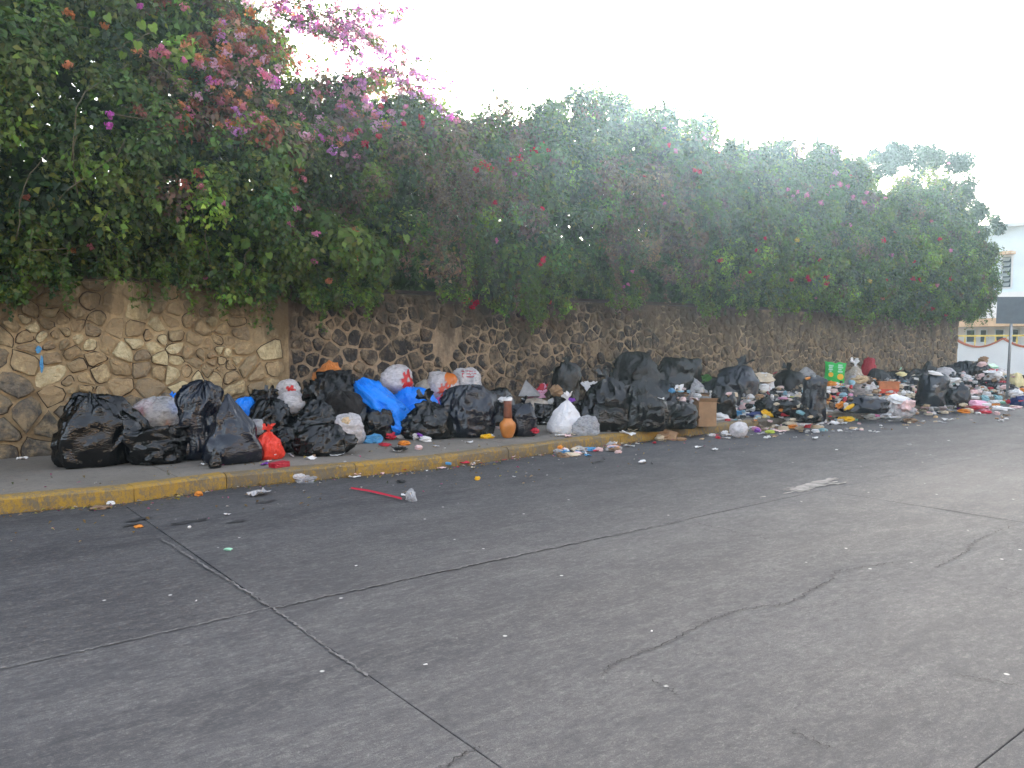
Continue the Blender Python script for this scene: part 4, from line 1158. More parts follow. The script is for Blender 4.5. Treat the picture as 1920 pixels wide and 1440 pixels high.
def wad_geo(s, seed, asp=(1, 1, 1), n=(16, 11), sharp=.55):
    nu, nv = n
    V = []
    for j in range(nv):
        ph = math.pi * j / (nv - 1)
        for k in range(nu):
            a = 2 * math.pi * k / nu + .3 * j
            V.append((math.sin(ph) * math.cos(a), math.sin(ph) * math.sin(a), -math.cos(ph)))
    V = np.array(V)
    r = 1 + sharp * (ridge(V[:, 0] * 2.2 + seed % 31, V[:, 1] * 2.2, V[:, 2] * 2.2, seed) - .55) + sharp * .4 * (vnoise(V[:, 0] * 5, V[:, 1] * 5, V[:, 2] * 5, seed + 1) - .5)
    V = V * r[:, None] * s / 2 * np.array(asp)
    Fs = [(j * nu + k, j * nu + (k + 1) % nu, (j + 1) * nu + (k + 1) % nu, (j + 1) * nu + k) for j in range(nv - 1) for k in range(nu)]
    return V, Fs
def sheet_geo(w, d, seed, amp=.25, n=(9, 8)):
    r = np.random.default_rng(seed)
    U, Vv = np.meshgrid(np.linspace(-.5, .5, n[0]), np.linspace(-.5, .5, n[1]), indexing='ij')
    m = min(w, d)
    X = U * w * (1 - .35 * r.uniform() * (Vv + .5)) + m * .12 * (vnoise(U * 4, Vv * 4, 1.0, seed) - .5)
    Y = Vv * d + m * .2 * (vnoise(U * 4, Vv * 4, 5.0, seed) - .5)
    Z = m * amp * (ridge(U * 2.6 + seed % 17, Vv * 2.6, 0, seed) + .5 * ridge(U * 6, Vv * 6, 0, seed + 1)) + m * amp * 1.5 * (U * U * r.uniform(-.3, 2) + Vv * Vv * r.uniform(-.3, 2))
    Z -= Z.min()
    V = np.stack([X, Y, Z], -1).reshape(-1, 3); k = n[1]
    Fs = [(i * k + j, (i + 1) * k + j, (i + 1) * k + j + 1, i * k + j + 1) for i in range(n[0] - 1) for j in range(k - 1)]
    return V, Fs
HAND = R_(0)
def facing(p): return math.atan2(p.y, p.x) - R_(90)       # turns +Y away from the viewer of the street

BAGS = []
GRP = 'rubbish bags heaped along the pavement'
def bag(lab, cx, top, bot, w, mat='black', kind='tied', Y=None, seed=None, depth=.8, knot=None, lumps=.10, wr=.032, lean=(0, 0), tilt=None, contents=None, cat='rubbish bag',
        print_=None, res=None, name='rubbish_bag', zmin=SIDE_Z, knot_s=None):
    seed = seed or int(cx * 7 + top)
    if Y is None:
        c = on_z(cx, bot, zmin); dist = (c - EYE).dot(F); wm = w * 1.07 * dist / FPX; dm = wm * depth
        hd = Vector((c.x, c.y, 0)).normalized(); ctr = c + hd * dm * .5
        if zmin > .1 and ctr.y + dm * .45 > WALL_Y - .03: ctr.y = WALL_Y - .03 - dm * .45
        z0 = zmin
    else:
        ctr = on_y(cx, bot, Y); z0 = max(ctr.z, zmin)
        dist = (ctr - EYE).dot(F); wm = w * 1.14 * dist / FPX; dm = wm * depth
        if ctr.y + dm * .45 > WALL_Y - .03: dm = max(.2, (WALL_Y - .03 - ctr.y) / .45)
    hd = math.hypot(ctr.x, ctr.y); rr_ = ray(cx, top); z1 = EYE.z + rr_.z * hd / math.hypot(rr_.x, rr_.y)
    h = max(.08, z1 - z0)
    big = w > 60
    res = res or ((96, 68) if big else (64, 46) if w > 34 else (44, 32))
    kn = knot if knot is not None else (kind in ('tied', 'cone') or (kind in ('dome', 'sack') and seed % 3 == 0 and w > 44 and mat.startswith('black')))
    hb = h * (.90 if kn else 1.0)
    V, Fs, (TH, ZZ) = bag_geo(wm * .97, dm, hb, seed, kind, res, lumps, wr, lean)
    loc = Vector((ctr.x, ctr.y, z0)); rot = (0, 0, facing(ctr))
    if tilt: rot = (R_(tilt[0]), R_(tilt[1]), facing(ctr))
    film = mat.startswith('film')
    e = empty(name, loc, rot)
    col = None
    me = mesh('bag_body', V, Fs, M[mat], True)
    if film or print_:
        a = me.color_attributes.get('Col') or me.color_attributes.new('Col', 'FLOAT_COLOR', 'POINT')
        c = np.zeros((len(V), 4), np.float32); c[:, 3] = 0
        if print_:
            for (pc, u0, v0, ru, rv, petals) in print_:
                u = (V[:, 0] / (wm / 2)); v = V[:, 2] / hb; on = V[:, 1] < 0.02
                du, dv = (u - u0) / ru, (v - v0) / rv; q = np.hypot(du, dv); an = np.arctan2(dv, du)
                lim = 1.0 if not petals else (.55 + .45 * np.abs(np.cos(an * petals / 2)))
                s_ = on & (q < lim) & (q > (.15 if petals else 0))
                if petals == -1: s_ = on & (np.abs(du) < 1) & (np.abs(dv) < 1) & (np.sin(dv * 9) > 0) & (vnoise(u * 14, v * 5, 0, seed) > .35)
                c[s_, :3] = pc; c[s_, 3] = 1
        a.data.foreach_set('color', c.ravel())
    o = link('bag_body', me, e)
    if kn:
        ks = knot_s or wm * (.34 if kind in ('tied', 'cone') else .24)
        top_i = V[:, 2].argmax(); tp = V[-res[0]:].mean(0)
        Vk, Fk = knot_geo(min(ks, .30), seed + 3, .75 if kind == 'tied' else .9)
        k = link('knot', mesh('knot', Vk, Fk, M[mat] if not film else M['white'], True), e, tuple(tp + np.array([0, 0, .01])), (R_(rng.uniform(-25, 15)), R_(rng.uniform(-30, 30)), 0))
    if contents:
        for q, cm in enumerate(contents):
            s = min(wm, hb) * rng.uniform(.34, .5)
            x, y, z = rng.uniform(-.22, .22) * wm, rng.uniform(-.2, .1) * dm, hb * (.25 + .5 * rng.uniform())
            x += lean[0] * z; y += lean[1] * z
            Vw, Fw = wad_geo(s, seed + q, (1, .9, .8), (12, 8))
            link('contents', mesh('contents', Vw, Fw, M[cm]), e, (x, y, z), (rng.uniform(0, 3), rng.uniform(0, 3), 0))
    tag(e, lab, cat, GRP)
    BAGS.append(e)
    return e, wm, hb, dm
RED, ORG, BLU = (.75, .03, .03), (.80, .22, .03), (.1, .2, .6)
mixc = ['paper', 'paper_cream', 'card', 'peach', 'paper_pink', 'blue_pale', 'redpaper', 'paper']
b1 = bag('largest black rubbish bag, shiny and domed, at the left end of the heap', 187, 733, 878, 146, 'black', 'dome', seed=5, depth=.75, wr=.05, lumps=.16)
bag('torn open black bag slumped beside the big domed bag with scraps showing', 293, 800, 873, 104, 'black', 'open', seed=61, depth=.7, wr=.06, contents=['bread', 'paper_cream', 'paper'])
bag('clear bag of mixed refuse on top of the torn open bag', 291, 748, 812, 80, 'film', 'ball', Y=10.75, contents=mixc + ['bread', 'card', 'paper_grey'], wr=.03)
bag('small bright blue bag scrap behind the clear refuse bag', 326, 742, 775, 27, 'blue', 'cone', Y=11.15)
bag('tall leaning black bag with brown dusty streak between open bag and conical bag', 370, 722, 864, 88, 'black_blue', 'sack', seed=16, wr=.045, lean=(.06, 0))
bag('conical blue-black bag with pleated side in front of the blue scrap', 438, 748, 872, 102, 'black_blue', 'cone', seed=27, knot=False, wr=.022, lean=(-.04, 0))
bag('small dark bag tail twisted on the pavement before the conical bag', 402, 838, 879, 22, 'black', 'cone', knot=False)
bag('blue bag wedged behind the conical bag', 457, 745, 800, 40, 'blue', 'sack', Y=11.05)
bag('red knotted carrier bag on the pavement', 501, 803, 864, 54, 'red', 'tied', seed=3, wr=.05, print_=[((.8, .6, .6), .7, .35, .22, .16, 0)])
bag('small greyish clear bag above the red carrier', 482, 788, 815, 28, 'film', 'ball', Y=10.3, contents=['redpaper', 'card'])
bag('black bag with shiny shoulder under the translucent red-printed bag', 512, 738, 850, 82, 'black', 'dome', Y=10.75, seed=9, wr=.05)
bag('tattered black bag top behind the red carrier', 490, 733, 775, 50, 'black_dull', 'dome', Y=11.15, wr=.08)
bag('grey translucent bag under the red-printed one left of the orange sack', 547, 735, 775, 50, 'film_white', 'ball', Y=10.75, contents=['paper_grey', 'paper'])
bag('translucent white bag with red print perched left of the orange sack', 543, 711, 748, 42, 'film_white', 'ball', Y=10.9, print_=[(RED, .1, .45, .4, .3, 5)], contents=['paper', 'paper_pink'])
bag('small dark bag between red carrier and bag with stick', 536, 800, 850, 46, 'black', 'tied', knot=False, wr=.06)
bag('slanting black bag with drawn-up neck behind the stick', 582, 742, 825, 88, 'black', 'tied', Y=10.45, seed=13, wr=.05, lean=(.22, 0), knot_s=.28)
bag('low crumpled black bag with a wooden stick leaning on it', 600, 797, 858, 108, 'black', 'dome', seed=40, wr=.06, lumps=.14)
bag('orange-brown paper sack against the wall above the black bags', 617, 675, 738, 48, 'orange', 'cone', Y=11.25, knot=False, wr=.06)
bag('black bag with spiky torn top beneath the orange sack', 625, 700, 790, 76, 'black_dull', 'dome', Y=11.0, seed=77, wr=.09, lumps=.2)
bag('black pointed bag corner left of the blue sack', 655, 698, 760, 26, 'black', 'cone', Y=11.0, knot=False, wr=.09)
bag('matt brownish-black sack under the spiky black bag', 648, 735, 830, 64, 'black_matt', 'sack', Y=10.75, seed=50)
bag('cloudy white bag of food waste leaning beside the stick', 648, 778, 836, 66, 'film_white', 'sack', seed=12, lean=(.05, 0), contents=['paper_pink', 'peach', 'paper', 'bread', 'card', 'paper_cream'])
bag('black ribbed bag beneath the long blue sack', 703, 755, 828, 76, 'black', 'dome', Y=10.55, seed=42, wr=.06)
# long blue sack lying across
def long_sack(lab, A, B, Ya, Yb, wpx, mat, seed):
    a = on_y(*A, Ya); b = on_y(*B, Yb); L = (b - a).length; dist = ((a + b) / 2 - EYE).dot(F); w = wpx * dist / FPX
    V, Fs, _ = bag_geo(w * 1.1, w * .8, L, seed, 'ball', (96, 84), .16, .085)
    V = V * np.array([1, 1, 1])
    e = empty('rubbish_bag', a); e.rotation_mode = 'QUATERNION'; e.rotation_quaternion = (b - a).to_track_quat('Z', 'Y')
    link('bag_body', mesh('bag_body', V, Fs, M[mat], True), e)
    tag(e, lab, 'rubbish bag', GRP); return e, w, L
e, w, L = long_sack('long bright blue sack slumped diagonally over black bags', (672, 716), (766, 800), 11.0, 10.4, 72, 'blue', 4)
mb = MB(); Vw, Fw = sheet_geo(.10, .22, 9, .2); link('flap', mesh('flap', Vw, Fw, M['lime']), e, (w * .3, -w * .1, L * .86), (R_(80), 0, R_(50)))
bag('second blue bag behind the long blue sack, under the flower-print bag', 775, 724, 775, 84, 'blue', 'dome', Y=10.95, seed=8)
bag('translucent grey bag with red flower print on the blue sack', 745, 687, 737, 60, 'film_white', 'ball', Y=11.1, print_=[(RED, .60, .5, .45, .42, 8)], contents=['paper_grey', 'paper'], seed=22)
bag('black bag with crumpled knot right of the long blue sack', 800, 748, 826, 96, 'black', 'tied', seed=33, wr=.055, knot_s=.24)
bag('bright pink bag stuffed under the orange-print bags', 830, 738, 775, 36, 'pink', 'cone', Y=10.95, wr=.08)
bag('translucent bag with orange and red print above the pink bag', 830, 694, 745, 52, 'film_white', 'dome', Y=11.1, print_=[(ORG, .55, .72, .45, .26, 0), ((.72, .08, .03), .15, .28, .5, .28, 9)], contents=['paper', 'paper_pink', 'paper_grey'])
bag('crumpled beige film bag left of the orange-print bag', 798, 712, 750, 32, 'film_beige', 'dome', Y=11.2)
bag('translucent bag with red lettering over blue-white stripes beside the orange-print bag', 876, 690, 742, 48, 'film_white', 'ball', Y=11.1, print_=[((.65, .03, .05), .1, .78, .5, .14, -1)], contents=['blue_pale', 'paper', 'paper'])
bag('big black bag with pleated side left of the clay vase', 880, 726, 822, 92, 'black_blue', 'sack', seed=31, wr=.05)
bag('black bag behind the clay vase', 938, 730, 815, 58, 'black', 'dome', Y=10.7, seed=19, wr=.05)
bag('upright black bag with bluish glossy side right of the clay vase', 978, 745, 820, 48, 'black_blue', 'sack', seed=24, wr=.06)
bag('brown scraps bag under the grey paper pyramid', 1003, 745, 800, 50, 'film_beige', 'dome', Y=10.9, contents=['paper_brown', 'card', 'bread', 'paper_brown'])
bag('small ribbed black bag between the glossy bag and the white sack', 1020, 757, 812, 40, 'black', 'sack', Y=10.55, wr=.06)
bag('upright black bag standing high against the wall left of the white cloth', 1062, 667, 790, 50, 'black', 'sack', Y=10.95, seed=51, wr=.055)
bag('round white sack tied at the top', 1061, 745, 815, 64, 'white', 'cone', seed=6, wr=.02, lumps=.06, knot=True, knot_s=.14)
bag('crumpled clear bag beside the white sack', 1098, 778, 818, 52, 'film', 'cone', knot=False, wr=.05, contents=['paper_grey'])
bag('large pointed black bag drawn up to the right, beside the white sack', 1128, 696, 811, 112, 'black', 'cone', seed=14, lean=(.12, 0), wr=.06, knot_s=.2)
bag('dark bag filling the gap behind the pointed bag', 1172, 735, 806, 62, 'black_blue', 'tied', Y=10.4, knot=False, wr=.05, seed=15)
bag('shiny crumpled black bag in the middle of the tallest pile', 1180, 705, 790, 74, 'black', 'dome', Y=10.75, wr=.08, seed=18)
bag('black bag crowning the tallest pile against the wall', 1196, 662, 730, 84, 'black_dull', 'dome', Y=11.05, wr=.05, seed=10)
bag('ribbed black bag with pointed foot on the kerb', 1213, 712, 811, 72, 'black', 'tied', seed=26, knot=False, wr=.07, lean=(-.05, 0))
bag('black bag with twin tops high on the pile right of the crown', 1262, 668, 735, 62, 'black', 'dome', Y=11.1, seed=47, wr=.06)
bag('smaller black bag resting against the twin-topped bag', 1294, 675, 735, 38, 'black', 'ball', Y=11.1, seed=48, wr=.06)
bag('grey film bag trailing beneath the twin-topped bag', 1292, 712, 775, 60, 'film', 'dome', Y=11.0, contents=['green_leafy', 'paper_grey', 'card'])
bag('wide low black bag left of the cardboard box', 1274, 755, 806, 70, 'black', 'dome', seed=35, wr=.075)
bag('large bluish black bag right of the cardboard box', 1374, 680, 775, 84, 'black_blue', 'dome', Y=10.6, seed=36, wr=.035)
bag('narrow black bag in front of the large bluish one', 1357, 728, 787, 44, 'black', 'sack', seed=37, wr=.06)
bag('white ball-shaped bag lying in the gutter', 1387, 793, 822, 33, 'film_white', 'ball', seed=38, contents=['paper', 'paper'], zmin=0.0)
bag('white and pink bag sagging between two black bags', 1432, 700, 750, 40, 'white', 'dome', Y=10.9, wr=.06)
bag('square-shouldered black bag behind the open bag', 1477, 690, 752, 56, 'black_dull', 'sack', Y=10.9, seed=39, wr=.03)
bag('grey clear bag left of the green snack bag', 1512, 690, 735, 44, 'film', 'cone', Y=11.0, knot=False, contents=['paper_grey'])
bag('flat silvery clear bag on the open black bag', 1472, 735, 756, 66, 'film', 'dome', Y=10.4, contents=['paper', 'blue_pale'])
bag('slumped open black bag with cream scraps spilling out', 1464, 748, 784, 92, 'black', 'open', seed=43, wr=.07, contents=['paper_cream', 'bread', 'paper_pink'])
bag('tall black bag left of the green snack bag', 1526, 708, 792, 46, 'black_blue', 'sack', seed=44, wr=.04)
bag('crumpled low black bag at the foot of the tall one', 1512, 765, 794, 46, 'black', 'dome', wr=.09, seed=45)
bag('small rounded black bag under the green snack bag', 1575, 724, 762, 38, 'black_blue', 'dome', Y=10.2, seed=46)
bag('long low black bag lying along the kerb under the beige bags', 1620, 741, 776, 88, 'black_blue', 'dome', seed=47, wr=.05, depth=.5)
bag('beige bag tied with a white neck right of the green snack bag', 1600, 680, 748, 38, 'film_beige', 'cone', Y=10.8, seed=52, contents=['paper', 'paper_pink'])
bag('pale bag with a brown crumpled middle right of the green snack bag', 1614, 703, 750, 46, 'film_white', 'ball', Y=10.5, seed=53, contents=['paper_brown', 'card_dark', 'paper_cream', 'peach'])
bag('dark red bag against the wall behind the pale bags', 1628, 675, 735, 24, 'crimson', 'dome', Y=11.2, wr=.08)
bag('black bag left of the orange carton', 1647, 690, 750, 42, 'black_dull', 'dome', Y=10.8, seed=54)
bag('dark bag behind the orange carton', 1672, 702, 752, 50, 'black_blue', 'dome', Y=10.8, seed=55, wr=.06)
bag('small dark bag right of the orange carton', 1703, 705, 758, 40, 'black_blue', 'dome', Y=10.6, seed=56, wr=.06)
bag('broad black bag with bluish sheen standing right of the carton', 1745, 696, 763, 52, 'black_blue', 'sack', seed=57, wr=.035)
bag('knotted black bag with white tie right of the broad bag', 1791, 708, 761, 48, 'black_blue', 'tied', seed=58, wr=.05)
bag('pointed black scrap bag at the wall behind the broad bag', 1738, 676, 730, 26, 'black_dull', 'cone', Y=11.3, knot=False)
bag('black bag high at the end of the wall', 1800, 680, 745, 50, 'black_blue', 'dome', Y=10.9, seed=59, wr=.06)
bag('black bag beyond the wall end, left of the sign pole', 1833, 683, 745, 40, 'black_blue', 'dome', Y=10.4, seed=60, wr=.06)
bag('dark bag in front of the sign pole', 1862, 712, 756, 52, 'black_blue', 'dome', Y=9.4, seed=62, wr=.06)
bag('low grey-black bag left of the sign pole', 1838, 708, 752, 46, 'black_dull', 'dome', Y=9.8, seed=63, wr=.06)
bag('dark bag directly under the sign pole', 1886, 722, 757, 34, 'black_blue', 'dome', Y=9.0, seed=64, wr=.06)
bag('navy bag at the right edge of the photo', 1913, 742, 762, 34, 'navy', 'dome', seed=65, wr=.05, zmin=0.0)
bag('pale yellow bag right of the sign pole', 1905, 698, 752, 26, 'pale_yellow', 'dome', Y=9.4, seed=66)
bag('pink film bag spread on the road edge', 1831, 750, 773, 44, 'pink_pale', 'dome', seed=67, wr=.06, zmin=0.0)
bag('whitish film bag flattened before the orange carton', 1668, 745, 785, 46, 'film', 'dome', seed=68, wr=.06, zmin=0.0, contents=['paper'])
bag('pinkish white bag right of the flattened film', 1694, 745, 782, 36, 'film_white', 'dome', seed=69, wr=.06, zmin=.1, contents=['paper_pink', 'paper'])
bag('silver-grey bag lying over the black bags at the wall end', 1768, 688, 715, 34, 'film_white', 'dome', Y=10.7)
bag('white torn film draped between the two right black bags', 1778, 698, 735, 30, 'film_white', 'cone', Y=10.3, knot=False)
bag('small clear bag on the dark bag left of the sign pole', 1856, 700, 735, 26, 'film_white', 'dome', Y=9.5)

for (cx_, tp_, w__, Y_, mt_, kd_, lb_) in ((905, 745, 40, 11.1, 'black', 'dome', 'dark bag wedged against the wall behind the pleated bag'), (1150, 725, 60, 11.1, 'black', 'dome', 'black bag against the wall behind the pointed bag'),
        (1235, 712, 70, 10.7, 'black_blue', 'dome', 'crumpled bag between the tallest pile and the twin-topped bag'), (1326, 705, 50, 11.1, 'black_dull', 'dome', 'torn dark bag under kitchen leaves behind the cardboard box'), (1335, 735, 46, 10.8, 'black', 'cone', 'black bag peeping out right of the cardboard box'),
        (1410, 722, 46, 10.6, 'black_blue', 'dome', 'black bag between the big bluish bag and the white and pink bag'), (1448, 728, 50, 10.7, 'black', 'dome', 'black bag behind the slumped open bag, left part'), (1500, 722, 46, 10.7, 'black', 'dome', 'black bag behind the slumped open bag, right part'),
        (1550, 732, 36, 10.8, 'black_blue', 'dome', 'dark bag low behind the green snack bag'), (1640, 715, 52, 10.5, 'black', 'dome', 'black bag between the pale bag and the orange carton'), (1690, 728, 46, 10.2, 'black_blue', 'dome', 'low dark bag right behind the orange carton'),
        (1718, 712, 40, 10.7, 'black', 'cone', 'black bag left of the broad bluish bag'), (1768, 700, 50, 10.9, 'black', 'dome', 'black bag behind the gap between the two right bags'), (1812, 706, 52, 10.2, 'black_blue', 'dome', 'black bag sagging right of the knotted bag'),
        (1845, 694, 56, 10.0, 'black', 'dome', 'black bag high on the far pile left of the sign pole'), (1875, 703, 50, 9.9, 'black_dull', 'dome', 'black bag on the far pile just behind the sign pole'), (1395, 705, 54, 11.15, 'black_blue', 'dome', 'black bag against the wall behind the white and pink bag'), (1452, 706, 48, 11.2, 'black', 'dome', 'black bag at the wall left of the square-shouldered one'),
        (1505, 705, 50, 11.2, 'black', 'dome', 'black bag at the wall behind the grey clear bag'), (1545, 712, 44, 11.2, 'black_blue', 'dome', 'black bag at the wall left of the green snack bag'), (1590, 708, 40, 11.2, 'black_dull', 'dome', 'dark bag at the wall behind the beige bag'),
        (1680, 696, 60, 11.2, 'black', 'dome', 'long dark bag at the wall behind the orange carton'), (1722, 694, 44, 11.2, 'black_blue', 'dome', 'dark bag at the wall left of the pointed scrap bag'), (1778, 684, 44, 11.1, 'black', 'dome', 'black bag near the end of the wall, left one'),
        (1822, 678, 44, 10.8, 'black', 'dome', 'black bag in the open just past the wall end'), (1860, 690, 40, 10.6, 'film_white', 'dome', 'milky bag high on the far pile beyond the sign pole'),
        (1900, 722, 40, 9.6, 'film_white', 'dome', 'milky bag behind the yellow bag at the right edge')):
    bag(lb_, cx_, tp_, 770 if cx_ > 1400 else 790, w__, mt_, kd_, Y=Y_, seed=int(cx_ * 3 + 1), wr=.06, lumps=.15)

# ---- the clay vase
vp = on_z(952, 822, .152); dist = (vp - EYE).dot(F); k = dist / FPX; vp = vp + Vector((vp.x, vp.y, 0)).normalized() * .1
va = empty('vase', vp); tag(va, 'orange clay vase with long brown neck and broken white rim', 'vase')
def wob(P): return P
mb = MB(); mb.lathe([(8 * k, 0), (10 * k, 2 * k), (13 * k, 9 * k), (15.3 * k, 18 * k), (15.6 * k, 25 * k), (14 * k, 29 * k), (10.5 * k, 32 * k), (8.6 * k, 35 * k), (8.2 * k, 37 * k)], 20); mb.build('body', M['vase_bulb'], va, True)
mb = MB(); mb.lathe([(8.25 * k, 37.05 * k), (8.3 * k, 42 * k), (7.6 * k, 52 * k), (7.4 * k, 62 * k), (8.2 * k, 70 * k)], 18); mb.build('neck', M['vase_neck'], va, True)
V = []
for j in range(3):
    for q in range(18):
        a = 2 * math.pi * q / 18; rr_ = (8.4, 8.9, 7.0)[j] * k; V.append((rr_ * math.cos(a), rr_ * math.sin(a), (70.2 + (0, 6, 3)[j] * (.6 + .6 * abs(math.sin(a * 1.5 + 1)))) * k))
link('rim', mesh('rim', V, [(j * 18 + q, j * 18 + (q + 1) % 18, (j + 1) * 18 + (q + 1) % 18, (j + 1) * 18 + q) for j in range(2) for q in range(18)], M['paper'], True), va)

# ---- boxes
def carton(lab, px0, px1, top, bot, mats, Y=None, rz=.3, z0=SIDE_Z, opened=True, dz=.0):
    cx = (px0 + px1) / 2
    c = on_z(cx, bot, z0) if Y is None else on_y(cx, bot, Y)
    dist = (c - EYE).dot(F); w = (px1 - px0) * dist / FPX * .86; h = (bot - top) * dist / FPX; d = w * .75
    c = c + Vector((c.x, c.y, 0)).normalized() * d * .6
    e = empty('cardboard_box', c, (0, 0, facing(c) + rz)); tag(e, lab, 'box')
    t = .012; x, y = w / 2, d / 2
    for (nm, bx_) in (('side', (-x, x, -y, -y + t)), ('side', (-x, x, y - t, y)), ('side', (-x, -x + t, -y + t + .002, y - t - .002)), ('side', (x - t, x, -y + t + .002, y - t - .002))):
        m_ = MB(); m_.box(*bx_, 0, h); m_.build(nm, M[mats[0]], e)
    m_ = MB(); m_.box(-x + t + .002, x - t - .002, -y + t + .002, y - t - .002, .002, .012); m_.build('base', M[mats[-1]], e)
    if opened:
        for (a, b, c_, d_, an) in ((-x, -y, x, -y, -1), (x, -y, x, y, 1.2), (-x, y, x, y, .9), (-x, -y, -x, y, -.8)):
            A = Vector((a, b, h + .002)); B = Vector((c_, d_, h + .002)); out = Vector(((a + c_) / 2, (b + d_) / 2, 0)).normalized() * d * .24
            out.z = rng.uniform(-.06, .09); up = Vector((0, 0, .008))
            V = [A, B, B + out * .98, A + out]; V += [v + up for v in V]
            link('flap', mesh('flap', V, [(0, 3, 2, 1), (4, 5, 6, 7), (0, 1, 5, 4), (1, 2, 6, 5), (2, 3, 7, 6), (3, 0, 4, 7)], M[mats[0]]), e)
    return e, w, h, d
carton('open brown cardboard box standing on the kerb among black bags', 1302, 1342, 754, 800, ['card', 'card_dark'], rz=.35)
e, w, h, d = carton('orange carton with red print among pale rubbish', 1645, 1685, 718, 742, ['card_orange', 'card'], Y=10.0, rz=.15, opened=False)
m_ = MB(); m_.box(-w / 2 + .02, w / 2 - .02, -d / 2 - .008, -d / 2 - .003, .03, h * .5); m_.build('printed_panel', M['card_red'], e)
m_ = MB(); m_.box(-w / 2 - .02, w / 2 + .02, -d / 2 - .02, d / 2 + .02, h + .002, h + .03); m_.build('lid', M['card_orange'], e)
c = on_y(1300, 742, 10.9); e = empty('cardboard_sheet', c, (0, R_(6), facing(c))); tag(e, 'greyish flattened cardboard sheets lying on the film bag behind the box', 'cardboard')
for k_ in range(3):
    m_ = MB(); m_.box(-.5 + .05 * k_, .45, -.22, .2, .035 * k_, .035 * k_ + .03); m_.build('board', M[['paper_grey', 'card', 'card_dark'][k_]], e)

# ---- green snack bag
c = on_y(1563, 722, 10.55); dist = (c - EYE).dot(F); w, h = 38 * dist / FPX, 44 * dist / FPX
e = empty('snack_bag', c, (R_(-8), R_(4), facing(c))); tag(e, 'bright green snack bag with white marks, yellow discs and an orange foot', 'snack bag')
nx_, nz_ = 14, 16
def pillow(w, h, t, s, notch=True):
    V = []
    for s_ in (-1, 1):
        for i in range(nx_ + 1):
            for j in range(nz_ + 1):
                u, v = i / nx_, j / nz_
                th_ = t * (4 * u * (1 - u)) ** .6 * (4 * v * (1 - v)) ** .5 * (.8 + .4 * float(vnoise(u * 4, v * 4, 0, s)))
                zz_ = h * v - (h * .10 * max(0, 1 - abs(u - .5) * 5) if notch and v > .8 else 0) + h * .03 * math.sin(u * 9 + s) * v
                V.append(((u - .5) * w * (1 - .10 * math.sin(v * 3.1)), s_ * th_, zz_))
    n1 = (nx_ + 1) * (nz_ + 1); k = nz_ + 1
    Fs = [(i * k + j, (i + 1) * k + j, (i + 1) * k + j + 1, i * k + j + 1) for i in range(nx_) for j in range(nz_)]
    return V, Fs + [tuple(n1 + q for q in reversed(f)) for f in Fs]
V, Fs = pillow(w, h, w * .16, 3); link('bag_body', mesh('bag_body', V, Fs, M['green'], True), e)
def disc(x, z, r, mat, nm, y=-w * .2, rx=1.0):
    V = [(x, y, z)] + [(x + r * rx * math.cos(a), y + .002, z + r * math.sin(a)) for a in np.linspace(0, 2 * math.pi, 15)[:-1]]
    return link(nm, mesh(nm, V, [(0, 1 + k, 1 + (k + 1) % 14) for k in range(14)], M[mat]), e)
disc(-w * .17, h * .42, h * .10, 'yellow', 'printed_disc'); disc(w * .27, h * .36, h * .13, 'yellow', 'printed_disc', -w * .17)
for (x, z, ww, hh) in ((-.2, .80, .22, .035), (-.2, .72, .16, .03), (-.2, .64, .20, .03), (.22, .84, .2, .04), (.24, .75, .24, .035), (.22, .66, .14, .03), (.24, .57, .22, .035), (-.2, .56, .10, .025)):
    m_ = MB(); m_.box((x - ww / 2) * w, (x + ww / 2) * w, -w * .215, -w * .212, (z - hh) * h, (z + hh) * h); m_.build('printed_mark', M['mint'], e)
Vw, Fw = wad_geo(w * .8, 4, (1, .5, .35)); link('orange_foot', mesh('orange_foot', Vw, Fw, M['peach']), e, (0, -.02, 0))

# ---- stick on the low bag
a = on_z(588, 860, .16); b = on_y(592, 822, 10.12)
m_ = MB(); dv = b - a; L = dv.length; m_.box(-.02, .02, -.008, .008, 0, L)
o = m_.build('stick', M['wood'], None, loc=a); o.rotation_mode = 'QUATERNION'; o.rotation_quaternion = dv.to_track_quat('Z', 'Y')
tag(o, 'flat brown wooden stick leaning on the low crumpled black bag', 'stick')

# ================================================================== LOOSE LITTER (laid on whatever surface lies there)
bpy.context.view_layer.update()
dg = bpy.context.evaluated_depsgraph_get()
def hit(px, py):
    d = ray(px, py).normalized(); o = EYE.copy()
    ok, loc, nrm, _, ob, _ = sc.ray_cast(dg, o, d)
    return (loc, nrm) if ok else (on_z(px, py, 0), Vector((0, 0, 1)))
DROP = False
def place(name, lab, cat, V, Fs, mat, px, py, smooth=False, rz=None, upright=0.0, group=None, lift=.004, nmix=.6):
    p, n = hit(px, py)
    if DROP and Vector(n).z < .35 and p.z > .22 and nmix < 1:
        q0 = p - Vector((p.x, p.y, 0)).normalized() * .07
        ok, l2, n2, *_ = sc.ray_cast(dg, q0 + Vector((0, 0, .0)), Vector((0, 0, -1)))
        if ok: p, n = l2, n2
    n = (Vector(n) * nmix + Vector((0, 0, 1.0 if p.z > .2 else 3.0))).normalized()
    q = n.to_track_quat('Z', 'Y') @ Matrix.Rotation(rng.uniform(0, 6.28) if rz is None else rz, 3, 'Z').to_quaternion()
    if upright: q = Vector((0, 0, 1)).to_track_quat('Z', 'Y') @ Matrix.Rotation(facing(p) + (rz or 0), 3, 'Z').to_quaternion() @ Matrix.Rotation(upright, 3, 'X').to_quaternion()
    o = link(name, mesh(name, V, Fs, M[mat], smooth))
    o.rotation_mode = 'QUATERNION'; o.rotation_quaternion = q; o.location = p + n * lift
    tag(o, lab, cat, group); return o
def sc_at(px, py): 
    p, _ = hit(px, py); return (p - EYE).dot(F) / FPX
